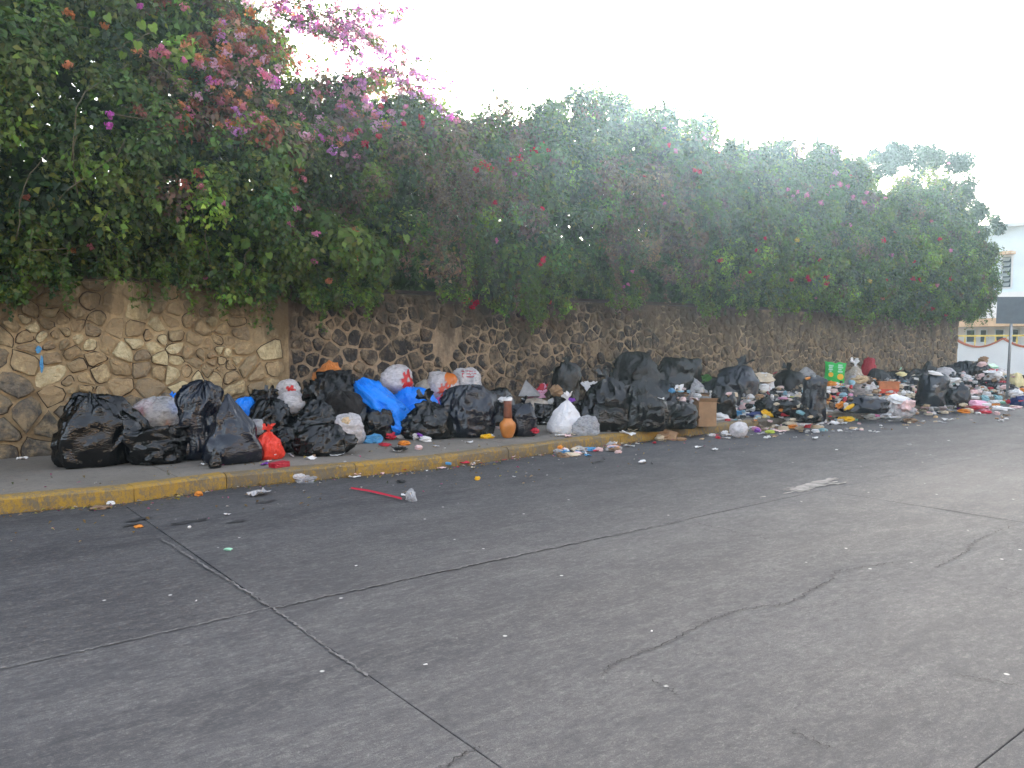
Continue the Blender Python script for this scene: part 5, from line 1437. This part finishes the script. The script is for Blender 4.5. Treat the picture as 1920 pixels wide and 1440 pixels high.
CN = {'paper': 'white', 'paper_cream': 'cream', 'paper_brown': 'brown', 'paper_grey': 'grey', 'paper_pink': 'pinkish', 'navy': 'navy blue', 'purple': 'purple', 'magenta': 'magenta', 'teal': 'teal', 'lime': 'lime',
      'mint': 'mint green', 'black_flat': 'black', 'redpaper': 'red', 'peach': 'orange', 'blue_pale': 'pale blue', 'yellow': 'yellow', 'card': 'brown card', 'bread': 'bready', 'white': 'white plastic', 'pink': 'pink plastic',
      'film': 'clear film', 'film_white': 'milky film', 'pale_yellow': 'pale yellow', 'pink_pale': 'pale pink', 'crimson': 'crimson', 'green_leafy': 'green leafy', 'black': 'black plastic', 'card_dark': 'dark card', 'green': 'green'}
LM = [(60, 'left of the big domed black bag'), (250, 'before the big domed black bag'), (340, 'before the torn bag'), (450, 'before the conical black bag'), (545, 'by the red carrier bag'), (680, 'by the bag with the stick'),
      (770, 'below the long blue sack'), (850, 'before the knotted black bag'), (925, 'left of the clay vase'), (1010, 'right of the clay vase'), (1100, 'by the round white sack'), (1190, 'below the pointed black bag'),
      (1290, 'below the tallest pile'), (1350, 'beside the brown cardboard box'), (1410, 'by the white ball-shaped bag'), (1500, 'by the slumped open bag'), (1600, 'below the green snack bag'), (1680, 'by the orange carton'),
      (1770, 'by the broad black bag'), (1850, 'by the pink film bag'), (2000, 'by the sign pole')]
def where(px, py):
    lm = next(t for x, t in LM if px < x)
    p, _ = hit(px, py)
    zone = 'on the road' if p.z < .05 and p.y < kerb_y(p.x) - 1.0 else 'in the gutter' if p.z < .08 else 'on the pavement' if p.z < .22 else 'in the heap'
    return zone + ' ' + lm
def litter(kind, mat, px, py, w, h=None, seed=None, lab=None, **kw):
    s = sc_at(px, py); seed = seed or int(px * 13 + py); h = h or w
    W = w * s
    adj = CN.get(mat, mat)
    if kind == 'wad': V, Fs = wad_geo(W, seed, (1, rng.uniform(.45, .9), min(.8, h / w) * rng.uniform(.5, .9)), (14, 9), 1.0); V = V + np.array([0, 0, W * .2 * h / w]); n, ct, t = 'crumpled_paper', 'crumpled litter', f'{adj} crumpled scrap'
    elif kind == 'sheet': V, Fs = sheet_geo(W, W * .75, seed, .12); n, ct, t = 'paper_sheet', 'paper', f'flattened {adj} sheet'
    elif kind == 'wrap': V, Fs = sheet_geo(W, W * .5, seed, .3); n, ct, t = 'wrapper', 'wrapper', f'{adj} wrapper'
    elif kind == 'cup':
        m_ = MB(); r = W / 2; m_.lathe([(r * .7, 0), (r * .72, .01), (r, W * 1.3), (r * 1.06, W * 1.32), (r * .9, W * 1.28), (r * .62, .02), (.001, .02)], 14); V, Fs = m_.V, m_.F; n, ct, t = 'cup', 'cup', f'{adj} cup'
    elif kind == 'bottle':
        m_ = MB(); L = W; r = W * .17; m_.lathe([(r * .9, -L / 2), (r, -L / 2 + .02), (r, L * .12), (r * .5, L * .3), (r * .35, L * .38), (r * .42, L * .39), (r * .42, L / 2)], 12)
        V = [(z, y, x + r) for x, y, z in m_.V]; Fs = [tuple(reversed(f)) for f in m_.F]; n, ct, t = 'bottle', 'bottle', f'{adj} bottle lying'
    elif kind == 'stick':
        m_ = MB(); m_.tube([(-W / 2, 0, .01), (-W / 6, W * .03, .018), (W / 5, -W * .02, .015), (W / 2, W * .03, .01)], W * .03, 6); V, Fs = m_.V, m_.F; n, ct, t = 'stick', 'stick', f'{adj} stick'
    elif kind == 'carton':
        m_ = MB(); m_.box(-W / 2, W / 2, -W * .3, W * .3, 0, W * .45 * (h / w)); V, Fs = m_.V, m_.F
        V = [(x + .1 * W * z / W, y + .05 * W * math.sin(x * 40), z * (1 - .15 * (x > 0))) for x, y, z in V]; n, ct, t = 'small_carton', 'carton', f'small {adj} carton'
    if lab == '@': lab = f'{t} in the soggy line of refuse below the white sack'
    return place(n, lab or f'{t} {where(px, py)}', ct, V, Fs, mat, px, py, kind in ('cup', 'bottle'), **kw)

# named pieces
s_ = sc_at(725, 930)
rb = [on_z(658, 918), on_z(690, 924), on_z(725, 931), on_z(752, 939)]
V = []
for i, p in enumerate(rb):
    for (o1, z) in ((-.035, .012), (0, .03), (.035, .012)): V.append((p.x - rb[0].x + o1 * .2, p.y - rb[0].y + o1 * (1.0 if i else .4), z + .006 * (i % 2)))
o = link('ribbon', mesh('ribbon', V, [(3 * i + k, 3 * i + 3 + k, 3 * i + 4 + k, 3 * i + 1 + k) for i in range(3) for k in range(2)], M['redpaper'], True), None, (rb[0].x, rb[0].y, 0))
tag(o, 'long dark red strip lying on the road before the blue sack', 'ribbon')
litter('wad', 'film', 771, 938, 36, 26, lab='crumpled clear plastic at the end of the red strip', seed=12)
litter('wrap', 'paper', 760, 930, 18, lab='white torn tissue at the end of the red strip')
litter('wad', 'paper', 208, 947, 15, lab='white crumpled paper ball in the gutter before the big domed bag')
litter('wad', 'paper_brown', 188, 954, 30, 10, lab='dark brown litter clump beside the white paper ball in the gutter')
litter('wrap', 'paper', 40, 862, 22, lab='white scrap on the pavement left of the big domed bag')
litter('wad', 'peach', 372, 929, 16, 10, lab='orange peel in the gutter below the conical bag')
litter('wrap', 'paper', 383, 872, 18, lab='white scrap on the pavement under the leaning black bag')
litter('carton', 'crimson', 524, 876, 32, 22, lab='crushed red-pink carton on the pavement below the red carrier', nmix=0, rz=.3)
litter('wrap', 'purple', 496, 872, 22, lab='purple and white striped wrapper on the pavement below the red carrier'); litter('wrap', 'paper', 505, 866, 18)
litter('wad', 'film', 573, 901, 42, 14, lab='flattened clear plastic bag in the gutter below the stick')
litter('wad', 'film_white', 560, 897, 22, 14)
litter('wrap', 'paper_grey', 488, 929, 44, lab='grey flat film on the road below the red carrier')
litter('sheet', 'paper', 633, 853, 24); litter('sheet', 'paper', 585, 860, 18); litter('wrap', 'paper', 665, 896, 22); litter('stick', 'white', 545, 855, 40)
litter('wad', 'blue_pale', 700, 830, 32, 20, lab='pale blue crumpled plastic on the pavement below the black ribbed bag')
litter('wad', 'redpaper', 731, 822, 22, 26, lab='red torn scrap standing beside the pale blue plastic'); litter('wad', 'paper', 755, 820, 30, 20); litter('wad', 'peach', 757, 834, 26, 12); litter('wad', 'paper', 781, 822, 18); litter('wad', 'paper', 797, 828, 22, 16)
litter('wad', 'purple', 788, 818, 12); litter('wrap', 'black_flat', 748, 847, 40); litter('wrap', 'paper', 745, 848, 20); litter('wad', 'paper_pink', 785, 842, 22, 10); litter('wrap', 'white', 818, 838, 14); litter('wad', 'redpaper', 722, 836, 24, 10)
litter('wrap', 'paper', 880, 831, 16); litter('wad', 'yellow', 912, 822, 22, 14, lab='yellow and white crumpled scrap left of the clay vase'); litter('wad', 'paper', 921, 820, 12)
litter('bottle', 'blue_pale', 838, 872, 16, lab='small blue bottle top in the gutter below the pleated bag'); litter('wrap', 'redpaper', 868, 868, 26); litter('wrap', 'paper_pink', 828, 880, 18)
litter('wad', 'yellow', 895, 900, 10, lab='small yellow scrap on the road below the pleated bag'); litter('wad', 'black_flat', 752, 905, 16, 8, lab='small black lump on the road above the red strip'); litter('wad', 'mint', 428, 1032, 14, 5, lab='dark green scrap on the near road')
litter('wad', 'peach', 260, 989, 16, 6); litter('wad', 'paper', 355, 990, 6); litter('wrap', 'paper', 425, 966, 14)
litter('wad', 'paper', 943, 752, 20, 12, lab='white crumpled cap behind the clay vase rim')
s_ = sc_at(988, 728); V = [(-25 * s_, 0, 0), (26 * s_, .02, 0), (20 * s_, .2, .0), (-18 * s_, .2, 0), (6 * s_, .06, 30 * s_), (-8 * s_, .0, 16 * s_)]
o = place('paper_tent', 'grey folded paper pyramid on rubbish right of the clay vase', 'paper', V, [(0, 1, 4), (0, 4, 5), (1, 2, 4), (2, 3, 4), (3, 0, 5), (3, 5, 4), (0, 3, 2, 1)], 'paper_grey', 992, 742, rz=facing(on_z(990, 800)), nmix=0)
litter('sheet', 'pink_pale', 1005, 738, 50, lab='red-edged tray lid under the grey paper pyramid'); litter('wrap', 'redpaper', 1008, 735, 44)
litter('wad', 'card', 1043, 738, 24, 26, lab='crumpled brown paper against the black upright bag'); litter('wad', 'redpaper', 1003, 812, 14, 26, lab='small red cone of plastic right of the clay vase')
litter('sheet', 'white', 1098, 716, 50, lab='white cloth draped behind the pointed black bag', nmix=1.2); litter('wad', 'paper', 1035, 755, 14); litter('wad', 'purple', 1072, 750, 14, 8)
for (a, b, c_, w_) in ((1050, 819, 'paper', 22), (1065, 820, 'paper_pink', 24), (1078, 816, 'paper_cream', 16), (1175, 815, 'paper', 30), (1188, 808, 'paper_cream', 22), (1165, 832, 'paper_cream', 12)): litter('wrap', c_, a, b, w_)
for k_ in range(34):
    a = rng.uniform(1030, 1165); b = 853 - (a - 1030) * .085 + rng.normal(0, 4.5)
    litter(rng.choice(['wad', 'wrap', 'wad']), rng.choice(['paper_grey', 'paper_pink', 'paper_cream', 'paper', 'blue_pale', 'paper_brown', 'paper_grey', 'peach']), a, b, rng.uniform(12, 26), 10, seed=k_ + 900,
           lab='@', group='soggy scraps in the gutter below the white sack')
litter('stick', 'black_flat', 1121, 868, 38, lab='black twig on the road below the soggy scraps', rz=0.2); litter('stick', 'black_flat', 1132, 862, 26, rz=0.9)
litter('bottle', 'white', 1203, 869, 18, lab='white bottle top on the road beside a black strip'); litter('stick', 'black_flat', 1222, 870, 22, rz=0.8)
litter('wad', 'card', 1248, 822, 50, 26, lab='orange-brown crumpled paper lump leaning on the kerb', seed=77); litter('wad', 'paper_cream', 1236, 825, 26, 20); litter('wad', 'card', 1277, 826, 18, 8)
litter('sheet', 'paper', 1270, 724, 28, nmix=1.2); litter('wad', 'green_leafy', 1322, 715, 24, 22, lab='green kitchen leaves heaped behind the cardboard box'); litter('wad', 'blue_pale', 1256, 735, 14, 22, nmix=1.5)
litter('stick', 'wood', 1290, 742, 60); litter('wrap', 'paper', 1240, 748, 14)
DROP = True
heapL = [('wad', 'paper', 1348, 788, 26, 22), ('wad', 'paper', 1356, 778, 20, 16), ('wad', 'paper_pink', 1398, 762, 26, 20), ('wad', 'blue_pale', 1385, 780, 24, 18), ('wad', 'paper', 1412, 772, 24, 14), ('bottle', 'navy', 1415, 783, 32, 10),
         ('wad', 'yellow', 1436, 778, 20, 18), ('wad', 'pale_yellow', 1434, 768, 14, 16), ('wrap', 'magenta', 1382, 758, 18, 10), ('wrap', 'white', 1402, 735, 22, 10), ('wad', 'crimson', 1437, 729, 16, 16), ('cup', 'paper', 1444, 737, 12, 14),
         ('wad', 'paper_brown', 1422, 735, 18, 18), ('wad', 'paper_cream', 1428, 712, 40, 16), ('wad', 'paper_pink', 1440, 698, 22, 12), ('wrap', 'redpaper', 1452, 700, 12, 8), ('wad', 'teal', 1410, 733, 16, 12), ('wad', 'card', 1424, 745, 14, 12),
         ('wad', 'paper_cream', 1484, 770, 30, 16), ('wad', 'paper', 1500, 770, 22, 20), ('bottle', 'redpaper', 1475, 781, 24, 8), ('wrap', 'paper', 1460, 784, 22, 6), ('wrap', 'paper_cream', 1495, 790, 30, 8), ('wad', 'white', 1530, 786, 14, 8),
         ('wad', 'peach', 1488, 803, 20, 12), ('cup', 'black_flat', 1500, 800, 14, 14), ('cup', 'paper', 1508, 799, 8, 10), ('bottle', 'paper_cream', 1533, 805, 24, 8), ('wrap', 'paper', 1528, 824, 20, 5), ('wad', 'purple', 1420, 810, 14, 10),
         ('wad', 'lime', 1443, 812, 18, 10), ('wrap', 'paper_pink', 1462, 810, 26, 8), ('wad', 'paper', 1358, 816, 20, 16), ('wad', 'redpaper', 1346, 822, 12, 6), ('wrap', 'paper_grey', 1430, 815, 22, 6), ('wad', 'paper_cream', 1560, 755, 22, 18),
         ('wad', 'paper', 1556, 748, 24, 14), ('wad', 'yellow', 1586, 766, 26, 12), ('bottle', 'yellow', 1592, 768, 24, 10), ('wad', 'peach', 1578, 762, 18, 12), ('wad', 'paper_brown', 1566, 766, 16, 8), ('wrap', 'paper', 1573, 796, 30, 5),
         ('wad', 'paper', 1632, 786, 24, 12), ('wad', 'pink', 1640, 784, 16, 12), ('wad', 'black_flat', 1618, 785, 14, 8), ('wrap', 'mint', 1600, 789, 18, 6), ('wad', 'redpaper', 1588, 790, 12, 6), ('wad', 'white', 1668, 782, 30, 14),
         ('wad', 'paper_pink', 1700, 765, 26, 22), ('wad', 'paper', 1684, 752, 30, 14), ('wad', 'paper_cream', 1712, 750, 22, 26), ('wad', 'paper_brown', 1706, 757, 22, 14), ('wad', 'crimson', 1716, 730, 14, 14), ('wad', 'navy', 1710, 726, 14, 8),
         ('wad', 'paper_cream', 1698, 737, 18, 12), ('wad', 'paper_pink', 1730, 768, 20, 26), ('wad', 'paper', 1746, 770, 14, 12), ('wrap', 'navy', 1754, 775, 24, 8), ('wad', 'paper_cream', 1768, 775, 20, 8), ('wad', 'peach', 1668, 738, 30, 10),
         ('wad', 'redpaper', 1672, 742, 16, 8), ('wad', 'peach', 1560, 722, 22, 10), ('wad', 'redpaper', 1591, 725, 14, 14), ('wad', 'bread', 1612, 716, 26, 22), ('wad', 'pale_yellow', 1690, 704, 16, 12), ('wad', 'paper_cream', 1715, 698, 22, 12),
         ('wad', 'mint', 1688, 693, 8, 14), ('wad', 'paper', 1752, 692, 26, 8), ('wad', 'paper', 1786, 706, 30, 10), ('wad', 'white', 1814, 712, 16, 12), ('wad', 'card', 1844, 677, 16, 14), ('wad', 'card_dark', 1848, 680, 12, 10), ('carton', 'mint', 1862, 690, 18, 12),
         ('wad', 'crimson', 1860, 697, 20, 8), ('wrap', 'white', 1858, 700, 26, 8), ('wad', 'paper_grey', 1874, 698, 12, 10), ('wad', 'paper_cream', 1880, 706, 14, 10), ('wad', 'paper', 1850, 668, 14, 10), ('wad', 'paper_pink', 1842, 684, 14, 10),
         ('wad', 'paper_cream', 1817, 738, 16, 16), ('wad', 'paper_pink', 1826, 740, 14, 22), ('wad', 'magenta', 1832, 729, 16, 10), ('wad', 'lime', 1837, 735, 10, 14), ('wad', 'peach', 1808, 754, 18, 10), ('wad', 'teal', 1844, 750, 16, 14), ('wad', 'paper', 1850, 743, 16, 16),
         ('wad', 'crimson', 1828, 766, 30, 8), ('wad', 'redpaper', 1848, 775, 18, 8), ('wad', 'paper', 1834, 776, 18, 6), ('wad', 'paper', 1870, 757, 26, 12), ('bottle', 'mint', 1882, 758, 18, 10), ('wad', 'redpaper', 1892, 756, 10, 14), ('wad', 'teal', 1868, 748, 18, 10),
         ('wad', 'paper', 1880, 768, 36, 6), ('wad', 'paper', 1905, 741, 24, 20), ('wad', 'paper_pink', 1884, 728, 14, 10), ('wad', 'pink', 1900, 737, 16, 8), ('wad', 'peach', 1917, 735, 12, 14), ('wad', 'card_dark', 1918, 708, 10, 14), ('wad', 'paper', 1797, 761, 12, 8),
         ('wrap', 'paper', 1778, 789, 24, 4), ('wrap', 'paper', 1760, 791, 10, 4), ('wad', 'purple', 1800, 768, 16, 8), ('wad', 'paper_pink', 1905, 765, 18, 6), ('wad', 'paper', 1870, 766, 20, 8)]
for it in heapL: litter(it[0], it[1], it[2], it[3], it[4], it[5])
# small unclaimed pieces between them
cols = ['paper', 'paper', 'paper_cream', 'paper_pink', 'paper_grey', 'bread', 'card', 'paper', 'paper_brown', 'teal', 'paper_grey', 'paper_pink', 'white', 'redpaper', 'peach']
for k_ in range(120):
    a = rng.uniform(1330, 1915); lo = 700 + (a < 1500) * 30; b = rng.uniform(lo, 800 - (a - 1330) * .035)
    wv = rng.uniform(7, 16)
    litter(rng.choice(['wad', 'wrap', 'wad', 'carton']), rng.choice(cols), a, b, wv, wv * .6, seed=2000 + k_)
for k_ in range(60):
    a = rng.uniform(1300, 1915); b = 826 - (a - 1300) * .07 + rng.normal(0, 5) - (a > 1700) * 3
    litter(rng.choice(['wad', 'wrap']), rng.choice(cols[:9]), a, b, rng.uniform(5, 14), 4, seed=3000 + k_)
for k_ in range(22):
    a = rng.uniform(640, 1290); b = 893 - (a - 640) * .1 + rng.normal(0, 4)
    litter('wrap', rng.choice(['paper', 'paper_cream', 'paper_pink', 'redpaper']), a, b, rng.uniform(6, 14), 4, seed=4000 + k_)
for k_ in range(18):
    a = rng.uniform(420, 1850); b = rng.uniform(845, 900) if a < 1300 else rng.uniform(815, 850)
    litter('wrap', rng.choice(['paper', 'paper_grey', 'paper']), a, b, rng.uniform(4, 9), 3, seed=5000 + k_)
for (a, b, w_) in ((1222, 1185, 4), (798, 1248, 5), (368, 1128, 3), (1340, 845, 10), (1180, 838, 12), (1310, 840, 12), (668, 1062, 4)):
    litter('wrap', 'paper', a, b, w_ * 1.6, 3)

RV = MB(); RC = []
rc = np.array([(.74, .72, .70), (.62, .52, .38), (.78, .6, .57), (.35, .34, .34), (.22, .145, .09), (.45, .30, .17), (.55, .03, .04), (.3, .5, .6), (.02, .02, .022), (.6, .25, .05), (.5, .52, .1), (.7, .3, .45)])
for k in range(2700):
    if k < 2450: x = rng.uniform(12.0, 29.0); y = rng.uniform(kerb_y(x) + .05, 11.45) if rng.uniform() < .8 else kerb_y(x) - abs(rng.normal(0, .25))
    else: x = rng.uniform(3.5, 12.5); y = rng.uniform(10.3, 11.45)
    t = np.clip((y - kerb_y(x) - .2) / 1.2, 0, 1)
    ok_, l_, *_ = sc.ray_cast(dg, Vector((x, y, 1.9)), Vector((0, 0, -1)))
    if not ok_ or l_.z > (.62 if k < 2450 else .25): continue
    z = l_.z + .01 + (float(t) * rng.uniform(0, .45) * (1 if k < 2450 else .4) * (.4 + float(vnoise(x, y, 0, 3))) if l_.z < .3 else .01)
    s_ = rng.uniform(.04, .19) * (1 if rng.uniform() < .5 else .6); V, Fs = wad_geo(s_, k, (1, rng.uniform(.4, 1), rng.uniform(.25, .8)), (7, 5), 1.0)
    a = rng.uniform(0, 6.3); V = V @ np.array([[math.cos(a), math.sin(a), 0], [-math.sin(a), math.cos(a), 0], [0, 0, 1]]) + np.array([x, y, z])
    RV.add(V, Fs); RC += [rc[rng.choice(12, p=[.25, .11, .10, .08, .09, .06, .02, .03, .22, .02, .01, .01])] * rng.uniform(.7, 1.05)] * len(V)
m_, nt, out = new_mat('mixed_refuse'); principled(nt, out, N(nt, 'ShaderNodeAttribute', attribute_name='Col').outputs['Color'], .7)
o = link('loose_refuse', mesh('loose_refuse', RV.V, RV.F, m_, False, np.array(RC))); tag(o, 'loose scraps of refuse filling the gaps between the bags', 'refuse', kind='stuff')

# fallen leaves, petals and grit along the kerb: one mass nobody could count
n = 2600
gx = rng.uniform(-3, 26, n); ky_ = np.array([kerb_y(v) for v in gx])
sel = rng.uniform(size=n)
gy = np.where(sel < .7, ky_ - np.abs(rng.normal(.04, .12, n)) - .01, np.where(sel < .85, ky_ + .2 + rng.uniform(0, 1.0, n), ky_ - rng.uniform(.1, 1.6, n)))
gz = np.where(gy < ky_, .012, .17)
P = np.stack([gx, gy, gz], 1)
cp = np.array([(.30, .20, .08), (.22, .14, .06), (.40, .30, .12), (.45, .12, .22), (.10, .12, .04), (.55, .5, .45), (.35, .25, .15), (.5, .42, .1)])
C = cp[rng.choice(8, n, p=[.22, .2, .14, .1, .08, .1, .1, .06])] * rng.lognormal(0, .2, (n, 1))
V = leaf_arrays(P, rng.normal(0, .35, (n, 3)) + np.array([0, 0, 1.2]), rdir(n, rng), rng.uniform(.015, .05, n), .3, .2)
o = link('fallen_leaves', leaf_mesh('fallen_leaves', V, np.clip(C, 0, .9), M['petal'])); tag(o, 'dry leaves, petals and grit strewn along the yellow kerb', 'leaf litter', kind='stuff')

by = {}
for o in list(sc.objects):
    if o.parent is None and o.get('label') and o.name.split('.')[0] in ('crumpled_paper', 'paper_sheet', 'wrapper', 'cup', 'bottle', 'stick', 'small_carton'):
        by.setdefault(o['label'], []).append(o)
ORD = {2: ['left of two, ', 'right of two, '], 3: ['leftmost of three, ', 'middle of three, ', 'rightmost of three, ']}
for lab, L in by.items():
    if len(L) == 1: continue
    L.sort(key=lambda o: proj(o.location)[0])
    if len(L) in ORD:
        ow = [('left one: ', 'right one: '), ('left one: ', 'middle one: ', 'right one: ')][len(L) - 2] if len(lab.split()) > 12 else ORD[len(L)]
        for o, w_ in zip(L, ow): o['label'] = w_ + lab
    elif len(L) <= 10 and len(lab.split()) <= 13:
        for o, w_ in zip(L, ['first', 'second', 'third', 'fourth', 'fifth', 'sixth', 'seventh', 'eighth', 'ninth', 'tenth']):
            o['label'] = w_ + ' from left: ' + lab; o['group'] = o.get('group') or 'small litter strewn about the heap'
    else:
        for o in L: o['group'] = o.get('group') or ('small litter ' + ('on the road' if 'on the road' in lab else 'in the gutter' if 'in the gutter' in lab else 'in and before the heap'))
# ================================================================== AIR VOLUME ADDED TO IMITATE BLUISH LENS FLARE
hm = bpy.data.materials.new('flare_haze_volume'); hm.use_nodes = True; nt = hm.node_tree; nt.nodes.clear()
out = nt.nodes.new('ShaderNodeOutputMaterial'); pv = nt.nodes.new('ShaderNodeVolumePrincipled')
pv.inputs['Color'].default_value = (.60, .84, 1.0, 1); pv.inputs['Density'].default_value = .0012; pv.inputs['Anisotropy'].default_value = .78
nt.links.new(pv.outputs[0], out.inputs['Volume'])
mb = MB(); mb.box(-200, 200, -200, 200, -1.6, 10.5); o = mb.build('flare_haze', hm); tag(o, kind='stuff')
